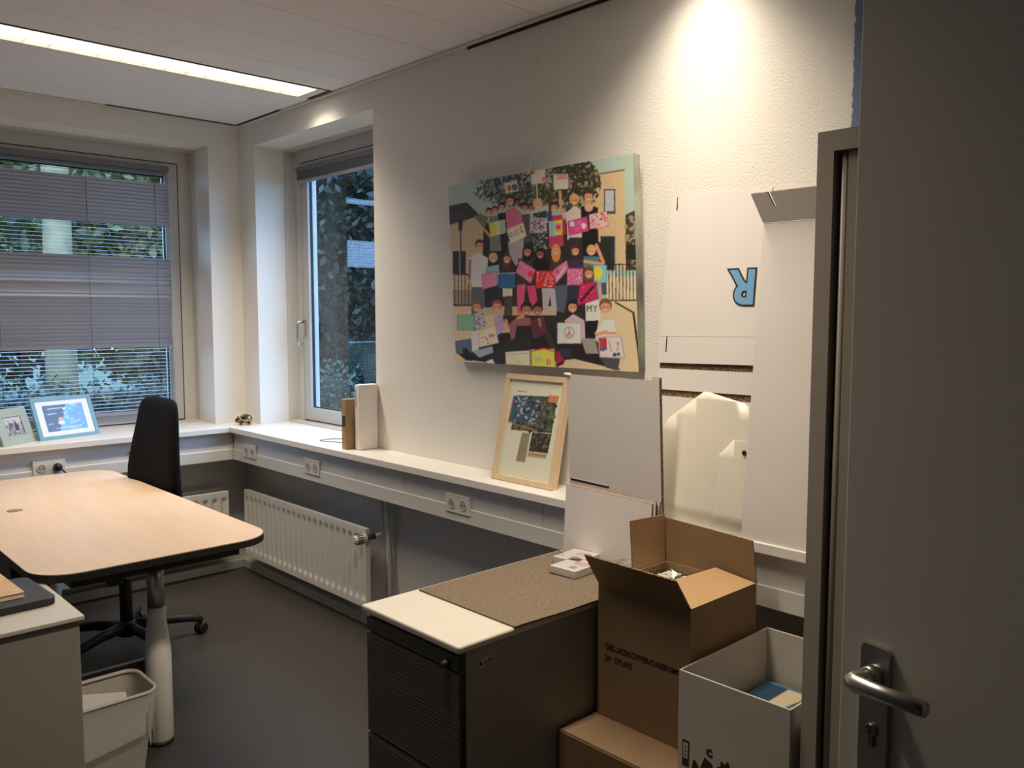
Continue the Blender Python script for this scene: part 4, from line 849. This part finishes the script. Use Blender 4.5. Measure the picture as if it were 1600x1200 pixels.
box('side_panel', bx0, bx0 + th, by0, by1, bz0 + th, bz1, KRAFT, tb2); box('side_panel', bx1 - th, bx1, by0, by1, bz0 + th, bz1, KRAFT, tb2)
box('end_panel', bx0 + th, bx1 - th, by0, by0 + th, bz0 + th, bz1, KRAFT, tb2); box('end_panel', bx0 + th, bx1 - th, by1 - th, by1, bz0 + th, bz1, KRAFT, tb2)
sheet('flap', [(bx0, by1, bz1), (bx0, by0, bz1), (bx0 - 0.055, by0 + 0.008, bz1 + 0.086), (bx0 - 0.055, by1 + 0.006, bz1 + 0.090)], 0.004, KRAFT, tb2, out=(0.85, 0, 0.5), edge=CORR)
sheet('flap', [(bx1, by1, bz1), (bx1, by0, bz1), (bx1 + 0.001, by0 + 0.016, bz1 + 0.118), (bx1 - 0.002, by1 + 0.014, bz1 + 0.134)], 0.004, KRAFT, tb2, out=(1, 0, 0), edge=CORR)
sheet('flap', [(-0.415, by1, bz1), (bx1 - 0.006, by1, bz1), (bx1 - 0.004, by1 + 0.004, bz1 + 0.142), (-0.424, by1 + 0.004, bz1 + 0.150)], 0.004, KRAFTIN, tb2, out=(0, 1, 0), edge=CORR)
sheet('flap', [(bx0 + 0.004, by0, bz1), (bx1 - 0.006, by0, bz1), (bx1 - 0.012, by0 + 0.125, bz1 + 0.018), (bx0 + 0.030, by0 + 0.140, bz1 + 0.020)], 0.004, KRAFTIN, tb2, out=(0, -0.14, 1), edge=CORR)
TX = (0, -1, 0); TZ = (0, 0, 1)
t1 = text('lettering', 'GELUKSKOFFER/GREENMOTION', 0.0215, INK, (bx0 - 0.0008, -3.332, 0.598), TX, TZ, tb2, offset=0.0004, depth=0.0002)
text('lettering', '24  STUKS', 0.0215, INK, (bx0 - 0.0008, -3.332, 0.566), TX, TZ, tb2, offset=0.0004, depth=0.0002)
vs_ = []; fs = []; rg = random.Random(5)
for a in range(15):
    for b in range(15): vs_.append((bx0 + 0.008 + a * 0.021, by0 + 0.008 + b * 0.0205, 0.766 + rg.uniform(-0.008, 0.016)))
for a in range(14):
    for b in range(14): fs.append((a * 15 + b, (a + 1) * 15 + b, (a + 1) * 15 + b + 1, a * 15 + b + 1))
props(mesh('plastic_film', vs_, fs, FILM), 'crinkled clear film covering the packs inside the open brown box', 'plastic wrap')
PGREY = mat('pack_grey', (0.40, 0.36, 0.33), 0.5, var=0.2)
for i in range(5):
    e = box('goods_pack', bx0 + 0.012, bx1 - 0.012, by0 + 0.014 + i * 0.056, by0 + 0.062 + i * 0.056, bz0 + th, 0.754 - 0.004 * (i % 2), (PAPER, WCARD, PGREY)[i % 3], None, 0.002)
    props(e, 'flat wrapped pack standing under the film in the open brown box', 'pack', 'packs inside the open brown box')

w1 = thing('white_box', 'open white cardboard box with black ABC and gear print', 'box', (-0.43, -3.78, 0.4005))
wx0, wx1, wy0, wy1, wz0, wz1 = -0.636, -0.222, -3.926, -3.628, 0.401, 0.650
WBOX = mat('white_box_board', (0.48, 0.44, 0.39), 0.6, var=0.05, vscale=5)
box('bottom', wx0, wx1, wy0, wy1, wz0, wz0 + 0.004, WBOX, w1)
for q in ((wx0, wx0 + 0.005, wy0, wy1), (wx1 - 0.005, wx1, wy0, wy1), (wx0 + 0.005, wx1 - 0.005, wy0, wy0 + 0.005), (wx0 + 0.005, wx1 - 0.005, wy1 - 0.005, wy1)):
    box('side_panel', *q, wz0 + 0.004, wz1, WBOX, w1, 0.0015)
xw = wx0 - 0.0006
ab = text('letter', 'A', 0.040, INK, (xw, -3.672, 0.404), (0, -0.97, 0.25), (0, 0.25, 0.97), w1, offset=0.003, depth=0.0002)
text('letter', 'B', 0.055, INK, (xw, -3.692, 0.416), (0, -0.94, -0.34), (0, -0.34, 0.94), w1, offset=0.004, depth=0.0002)
text('letter', 'C', 0.024, INK, (xw, -3.712, 0.462), (0, -1, 0.1), (0, 0.1, 1), w1, offset=0.0015, depth=0.0002)
def flatpoly(name, pts, m, par, x=xw): return sheet(name, [(x, a, b) for a, b in pts], 0.0004, m, par, out=(-1, 0, 0))
gp = []
for k in range(32):
    a = 2 * PI * k / 32; r_ = 0.026 if (k // 2) % 2 == 0 else 0.019; gp.append((-3.768 + r_ * math.cos(a), 0.442 + r_ * math.sin(a)))
gg = flatpoly('gear_print', gp, INK, w1)
flatpoly('gear_hole', [(-3.768 + 0.008 * math.cos(a), 0.442 + 0.008 * math.sin(a)) for a in [k * PI / 8 for k in range(16)]], WBOX, gg, xw - 0.0006)
mk = flatpoly('label_print', [(-3.642, 0.412), (-3.662, 0.412), (-3.662, 0.478), (-3.642, 0.478)], INK, w1)
flatpoly('label_window', [(-3.645, 0.432), (-3.659, 0.432), (-3.659, 0.472), (-3.645, 0.472)], WBOX, mk, xw - 0.0006)
for i in range(3): flatpoly('label_line', [(-3.648, 0.440 + i * 0.010), (-3.656, 0.440 + i * 0.010), (-3.656, 0.442 + i * 0.010), (-3.648, 0.442 + i * 0.010)], INK, mk, xw - 0.0012)
bk = thing('picture_book', 'blue and cream booklet with a drawing lying inside the white box', 'book', (-0.40, -3.77, 0.53))
box('pages', -0.60, -0.245, -3.90, -3.65, 0.405, 0.510, mat('booklet_blue', (0.06, 0.14, 0.20), 0.5, var=0.2), bk)
p = Paint([(0, 0), (100, 0), (100, 100), (0, 100)], 70, 60, (30, 66, 92)); p.rect(20, 25, 100, 100, (214, 196, 160)); p.ell(58, 62, 26, 18, (130, 156, 176)); p.blot(p.emask(58, 62, 24, 16), (50, 62, 80), 24, 3, 2); p.line(30, 45, 90, 50, 2, (60, 60, 60))
p.build('cover_print', [(-0.50, -3.66, 0.5105), (-0.26, -3.66, 0.5105), (-0.26, -3.895, 0.5105), (-0.50, -3.895, 0.5105)], PRINT, bk, gain=0.7)

# ------------------------------------------------------------------ tall taupe cabinet
tc_ = thing('tall_cabinet', 'tall taupe metal cabinet with recessed sliding front at the end of the sill', 'cabinet', (-0.40, -4.44, 0))
cx0, cx1, cy0, cy1, cz = -0.620, -0.200, -4.94, -3.942, 1.897
boxes('carcass', [(cx0 + 0.035, cx1, cy0, cy1, 0.0, cz - 0.001), (cx0, cx0 + 0.035, cy1 - 0.036, cy1, 0.0, cz), (cx0, cx0 + 0.035, cy0, cy0 + 0.036, 0.0, cz), (cx0, cx0 + 0.035, cy0 + 0.036, cy1 - 0.036, cz - 0.042, cz), (cx0, cx0 + 0.035, cy0 + 0.036, cy1 - 0.036, 0.0, 0.06)], TAUPE, tc_)
box('gap', cx0 + 0.028, cx0 + 0.0348, cy1 - 0.055, cy1 - 0.036, 0.06, cz - 0.042, BLACK, tc_)
tube('pull_bar', [(cx0 + 0.018, cy1 - 0.052, 0.06), (cx0 + 0.018, cy1 - 0.052, cz - 0.042)], 0.007, TAUPE, tc_)
box('sliding_door', cx0 + 0.010, cx0 + 0.0275, -4.45, cy1 - 0.062, 0.06, cz - 0.043, TAUPE, tc_, 0.002)
box('sliding_door', cx0 + 0.012, cx0 + 0.0275, cy0 + 0.037, -4.455, 0.06, cz - 0.043, TAUPE, tc_, 0.002)

# ------------------------------------------------------------------ open door in the foreground
dd = Vector((0.26669, 0.963782, 0)); nn = Vector((-0.963782, 0.26669, 0))     # along the leaf to its free edge, out of the visible face
ax = Vector((-1.236, -4.365, 1.05))
door = bpy.data.objects.new('door_1', None); COL.objects.link(door); door.location = (ax.x, ax.y, 0); door['kind'] = 'structure'
door.rotation_euler = (0, 0, math.atan2(dd.y, dd.x))
# local frame: +x to the free edge, +y out of the visible face (nn is +y rotated: x->dd, y->nn)
box('leaf', -0.87, 0.060, -0.040, 0.0, 0.008, 2.12, DOORM, door, 0.002, local=True)
pln = prism('lock_plate', rrect(-0.0215, 0.0215, -0.168, 0.040, 0.005), 0.0, 0.008, ALU, door, local=True, bevel=0.0015)
pln.rotation_euler = (PI / 2, 0, PI); pln.location = (0, 0.008 - 0.008, 1.05); pln.scale = (1, 1, 1)
tube('handle', [(0, 0.006, 1.05), (0, 0.026, 1.05), (0.004, 0.038, 1.050), (0.003, 0.044, 1.050), (-0.006, 0.047, 1.050), (-0.03, 0.047, 1.0515), (-0.101, 0.045, 1.056)], 0.0095, ALU, door, local=True, seg=16, radii=[0.011, 0.011, 0.011, 0.0115, 0.0115, 0.0105, 0.0098])
lathe('handle_rose', [(0.0145, 0.0), (0.0145, 0.012), (0.012, 0.014)], (0, 0.007, 1.05), ALU, door, local=True, axis='y')
cyl = lathe('lock_cylinder', [(0.0085, 0.0), (0.0085, 0.004), (0.0075, 0.0045)], (0, 0.008, 0.978), mat('cylinder_brass', (0.30, 0.26, 0.18), 0.35, metal=0.9, var=0.1), door, local=True, axis='y')
box('keyhole', -0.0012, 0.0012, 0.0125, 0.0129, 0.974, 0.982, INK, cyl, local=True)
box('cylinder_slot', -0.005, 0.005, 0.008, 0.0115, 0.955, 0.972, MATS['cylinder_brass'], door, 0.002, local=True)
lathe('screw', [(0.004, 0.0), (0.004, 0.0015)], (0, 0.008, 0.900), ALU, door, local=True, axis='y', seg=12)

# ------------------------------------------------------------------ small things on the sills
e = thing('archive_box', 'narrow brown cardboard box standing on the sill beside the white binder', 'box', (-0.07, -1.332, 0.874))
box('carton', -0.147, 0.03, -1.352, -1.314, 0.8745, 1.116, KRAFTIN, e, 0.002)
box('lid_tab', -0.1485, -0.147, -1.345, -1.322, 0.985, 1.035, BLACK, e)
e = thing('binder', 'white binder standing upright at the edge of the window niche', 'binder', (-0.06, -1.392, 0.874))
box('cover', -0.110, -0.004, -1.414, -1.3725, 0.8745, 1.186, PAPER, e, 0.004)
box('spine_print', -0.1108, -0.110, -1.388, -1.381, 1.08, 1.165, mat('spine_grey', (0.35, 0.34, 0.36), 0.6, var=0.3, vscale=80), e)
e = thing('cable_loop', 'thin grey cable loop lying on the window sill', 'cable', (-0.03, -1.07, 0.876))
tube('cord', [(0.02, -1.30, 0.8765), (0.03, -1.10, 0.8765), (0.02, -1.03, 0.8765), (-0.04, -0.995, 0.8765), (-0.085, -1.005, 0.8765), (-0.095, -1.03, 0.8765), (-0.07, -1.08, 0.8765), (-0.05, -1.14, 0.8765), (-0.03, -1.30, 0.8765)], 0.0022, mat('grey_cord', (0.20, 0.22, 0.27), 0.6, var=0.1), e, seg=8)
GOLD = mat('bronze_gloss', (0.42, 0.27, 0.11), 0.16, metal=1.0, var=0.3, vscale=20)
fg = thing('figurine', 'small glossy faceted bronze animal figurine in the corner of the sill', 'figurine', (-0.085, -0.155, 0.8745), rotz=math.radians(-25))
def facet(name, c, r, m, par, sub=1, sc=(1, 1, 1)):
    bm = bmesh.new(); bmesh.ops.create_icosphere(bm, subdivisions=sub, radius=r); bmesh.ops.scale(bm, verts=bm.verts[:], vec=sc); bmesh.ops.translate(bm, verts=bm.verts[:], vec=c)
    return finish(name, bm, m, par, True)
facet('body', (0.008, 0, 0.036), 0.034, GOLD, fg, 2, (1.15, 0.95, 0.85)); facet('head', (-0.036, 0, 0.028), 0.019, GOLD, fg, 1, (1.0, 0.9, 0.95))
for a, b in ((-0.02, -0.018), (-0.02, 0.018), (0.028, -0.018), (0.028, 0.018)): facet('foot', (a, b, 0.009), 0.0115, GOLD, fg, 1, (1, 1, 0.8))
for b in (-0.009, 0.009): facet('ear', (-0.034, b, 0.047), 0.006, GOLD, fg, 1)
# picture frames on the far sill
def desk_frame(name, label, p0, p1, hgt, lean_, border, mcol, paint, mat_w, glossy=True):
    a = Vector((p0[0], p0[1], 0)); b = Vector((p1[0], p1[1], 0)); W = (b - a).length; ang = math.atan2(b.y - a.y, b.x - a.x)
    e = thing(name, label, 'picture frame', (a.x, a.y, 0.8745), 'small picture frames on the far sill', rotz=ang)
    inner = bpy.data.objects.new('x', None)
    L = Matrix.Rotation(-lean_, 4, 'X')        # top tips back (+y)
    bpy.data.objects.remove(inner)
    def bxp(nm, x0, x1, y0, y1, z0, z1, m, par, bev=0.001):
        o = box(nm, x0, x1, y0, y1, z0, z1, m, par, bevel=bev, local=True); o.data.transform(L); return o
    for q in ((0, W, 0, border), (0, W, hgt - border, hgt), (0, border, border, hgt - border), (W - border, W, border, hgt - border)):
        bxp('frame_side', q[0], q[1], 0.0, 0.016, q[2], q[3], mcol, e)
    bxp('mount', border - 0.003, W - border + 0.003, 0.005, 0.009, border - 0.003, hgt - border + 0.003, mat_w, e, 0)
    bxp('stand', W / 2 - 0.02, W / 2 + 0.02, 0.0165, 0.019, 0.02, hgt * 0.7, BLACK, e, 0)
    i0, i1, j0, j1, P = paint
    o = P.build('photo_print', [(W * i0, 0.0045, hgt * j1), (W * i1, 0.0045, hgt * j1), (W * i1, 0.0045, hgt * j0), (W * i0, 0.0045, hgt * j0)], PRINT, e, local=True, gain=1.2); o.data.transform(L)
    if glossy: bxp('glass', border, W - border, 0.0020, 0.0030, border, hgt - border, PGLASS, e, 0)
    return e
P = Paint([(0, 0), (100, 0), (100, 70), (0, 70)], 80, 56, (34, 34, 42))
P.poly([(60, 0), (100, 0), (100, 70), (28, 70)], (86, 150, 230)); P.blot(P.pmask([(62, 0), (100, 0), (100, 70), (30, 70)]), (130, 180, 240), 22, 5, 1); P.blot(P.pmask([(70, 0), (100, 0), (100, 70), (60, 70)]), (110, 120, 220), 12, 6, 2)
P.ell(38, 40, 6, 7, (206, 140, 116)); P.ell(38, 48, 9, 5, (196, 210, 230)); P.ell(52, 12, 4, 4, (210, 200, 210)); P.line(12, 10, 46, 9, 2.4, (200, 200, 206)); P.line(8, 24, 30, 23, 2.2, (190, 190, 196)); P.line(6, 50, 18, 49, 2, (180, 180, 186)); P.line(22, 62, 36, 61, 2, (180, 180, 186)); P.line(60, 52, 84, 46, 2, (180, 210, 240)); P.line(50, 62, 84, 60, 2, (190, 220, 245))
BLUEF = mat('frame_blue_paint', (0.19, 0.38, 0.47), 0.5, var=0.05); SAGEF = mat('frame_sage_paint', (0.38, 0.44, 0.36), 0.5, var=0.05)
desk_frame('photo_frame', 'blue picture frame with a white mount on the far window sill', (-1.136, -0.061), (-0.823, 0.026), 0.232, 0.40, 0.020, BLUEF, (0.165, 0.835, 0.19, 0.81, P), PAPER)
P = Paint([(0, 0), (100, 0), (100, 80), (0, 80)], 50, 40, (186, 186, 190)); P.blot(P.pmask(R_(0, 25, 100, 80)), (92, 92, 96), 60, 6, 4); P.blot(P.pmask(R_(0, 40, 100, 80)), (150, 150, 154), 30, 6, 5); P.poly([(18, 60), (22, 6), (30, 50)], (70, 70, 74)); P.poly([(52, 60), (56, 10), (74, 44), (76, 60)], (60, 60, 64))
desk_frame('photo_frame', 'sage green picture frame with a small black and white photo, on the far sill', (-1.318, -0.140), (-1.150, -0.034), 0.19, 0.36, 0.045, SAGEF, (0.27, 0.78, 0.27, 0.75, P), SAGEF)
e = thing('photo_frame', 'black picture frame standing at the end behind the sage green frame', 'picture frame', (-1.40, 0.03, 0.8745), 'small picture frames on the far sill')
box('backing', -1.50, -1.275, 0.045, 0.060, 0.8745, 0.985, BLACK, e, 0.002); box('mount', -1.485, -1.29, 0.043, 0.045, 0.89, 0.97, mat('mount_dark', (0.03, 0.02, 0.025), 0.4, var=0.2), e)

# ------------------------------------------------------------------ garden outside the windows
GRASS = mat('lawn', (0.05, 0.09, 0.03), 0.9, var=0.4, vscale=3, bump=0.5, bscale=60)
struct(box('ground', -30, 40, 0.6, 45, -0.50, -0.42, GRASS))
struct(box('ground_side', 0.6, 40, -20, 0.6, -0.50, -0.42, GRASS))
LEAFS = [mat('leaf_dark', (0.011, 0.024, 0.012), 0.5, var=0.4, vscale=3), mat('leaf_mid', (0.035, 0.065, 0.018), 0.5, var=0.4, vscale=3), mat('leaf_yellow', (0.14, 0.15, 0.03), 0.5, var=0.35, vscale=3), mat('leaf_hedge', (0.030, 0.070, 0.040), 0.5, var=0.45, vscale=4)]
BARK = mat('bark', (0.05, 0.042, 0.034), 0.9, var=0.4, vscale=6, bump=0.8, bscale=20, stretch=(3, 3, 0.6)); PALEB = mat('pale_bark', (0.26, 0.22, 0.11), 0.8, var=0.3, vscale=5)
def leaves(name, blobs, n, size, m, parent, seed):
    rg = np.random.default_rng(seed); vs_ = []; fs = []
    wts = np.array([b[3] * b[4] * b[5] for b in blobs]); wts = wts / wts.sum()
    pick = rg.choice(len(blobs), n, p=wts); d = rg.normal(size=(n, 3)); d /= np.linalg.norm(d, axis=1)[:, None]; r = rg.random(n) ** 0.45
    B = np.array(blobs)[pick]; c = B[:, :3] + d * r[:, None] * B[:, 3:6]
    a = rg.normal(size=(n, 3)); a /= np.linalg.norm(a, axis=1)[:, None]; b = np.cross(a, rg.normal(size=(n, 3))); b /= np.linalg.norm(b, axis=1)[:, None]
    s = size * rg.uniform(0.6, 1.4, n)[:, None]
    V = np.stack([c - a * s, c + b * s * 0.5, c + a * s, c - b * s * 0.5], 1).reshape(-1, 3)
    F = np.arange(4 * n).reshape(-1, 4)
    me = bpy.data.meshes.new(name); me.from_pydata(V.tolist(), [], F.tolist())
    o = link(name, me, m, parent); o['kind'] = 'stuff'
    return o
def tree(name, label, x, y_, trunk_r, h, blobs, n, size, m, seed, bark=BARK, cat='tree', group='trees outside the windows'):
    e = thing(name, label, cat, (x, y_, -0.42), group)
    rg = random.Random(seed); pts = [(x + rg.uniform(-.06, .06) * k, y_ + rg.uniform(-.06, .06) * k, -0.44 + h * k / 6) for k in range(7)]
    tube('trunk', pts, trunk_r, bark, e, radii=[trunk_r * (1.15 - 0.1 * k) for k in range(7)], seg=12)
    for k in range(4):
        a = rg.uniform(0, 2 * PI); b0 = Vector(pts[4 + k % 2]); tube('branch', [b0, b0 + Vector((math.cos(a) * 0.7, math.sin(a) * 0.7, 0.6)), b0 + Vector((math.cos(a) * 1.4, math.sin(a) * 1.4, 1.4))], 0.05, bark, e, radii=[trunk_r * 0.5, trunk_r * 0.35, 0.02], seg=8)
    leaves('foliage', blobs, n, size, m, e, seed)
    return e
hd = thing('hedge', 'dense clipped green hedge outside the far window', 'hedge', (-0.5, 3.4, -0.42))
box('core', -4.0, 2.9, 3.35, 3.75, -0.42, 0.78, mat('hedge_core', (0.010, 0.018, 0.010), 0.9, var=0.3), hd)
leaves('foliage', [(-3.8 + 0.4 * k, 3.30, 0.33 + 0.05 * math.sin(k * 1.7), 0.42, 0.34, 0.66) for k in range(17)], 42000, 0.028, LEAFS[3], hd, 31)
tree('garden_tree', 'leafy yellow-green tree beyond the hedge outside the far window', 3.0, 9.5, 0.16, 5.0, [(3.0, 9.5, 3.2, 2.3, 1.6, 2.3), (3.4, 9.6, 1.4, 1.7, 1.3, 1.2)], 15000, 0.10, LEAFS[2], 41)
tree('garden_tree', 'dark leafy tree at the left behind the hedge', -2.2, 8.5, 0.2, 5.0, [(-2.2, 8.5, 3.0, 2.6, 1.8, 2.4), (-1.2, 8.2, 1.3, 1.6, 1.2, 1.3)], 15000, 0.10, LEAFS[0], 42)
tree('garden_tree', 'tall mid-green tree behind the others outside the far window', -0.5, 15.5, 0.25, 7.0, [(-0.5, 15.5, 5.0, 5.0, 2.2, 3.2), (0.5, 15.0, 2.0, 5.5, 1.8, 2.2)], 20000, 0.15, LEAFS[1], 43)
e = thing('tree_trunk', 'pale bare tree trunk seen between the blind slats', 'tree', (0.70, 6.3, -0.42), 'trees outside the windows')
tube('trunk', [(0.70, 6.3, -0.44), (0.71, 6.3, 1.2), (0.73, 6.32, 3.0), (0.71, 6.3, 5.0)], 0.2, PALEB, e, radii=[0.20, 0.17, 0.15, 0.12], seg=14)
tree('garden_tree', 'big dark tree close outside the corner window', 4.1, 4.4, 0.34, 5.5, [(4.1, 4.4, 3.4, 1.3, 1.5, 1.9), (4.0, 4.3, 1.9, 1.0, 1.0, 0.9), (3.4, 4.7, 2.6, 0.9, 0.9, 1.5)], 34000, 0.06, LEAFS[0], 44)
tree('garden_tree', 'dark green shrub-like tree low outside the corner window', 5.4, 7.9, 0.12, 2.2, [(5.4, 7.9, 0.9, 1.3, 1.1, 1.3)], 8000, 0.06, LEAFS[0], 45)
tree('garden_tree', 'dark tree far off beside the garden shed', 11.5, 10.5, 0.25, 6.0, [(11.5, 10.5, 3.6, 3.2, 2.6, 3.2)], 9000, 0.12, LEAFS[0], 46)
sh = thing('garden_shed', 'dark garden shed with flat roof outside the corner window', 'shed', (6.2, 5.2, -0.42))
SHED = mat('shed_boards', (0.035, 0.045, 0.055), 0.7, var=0.3, stretch=(1, 1, 8))
box('walls', 5.6, 7.6, 4.1, 6.3, -0.42, 1.95, SHED, sh); box('roof', 5.4, 7.8, 3.9, 6.5, 1.95, 2.10, mat('shed_roof', (0.10, 0.13, 0.16), 0.6, var=0.2), sh)
for yy in (4.3, 4.6): box('post', 5.52, 5.60, yy - 0.05, yy + 0.05, -0.42, 1.95, mat('shed_post_blue', (0.12, 0.22, 0.36), 0.6, var=0.1), sh)
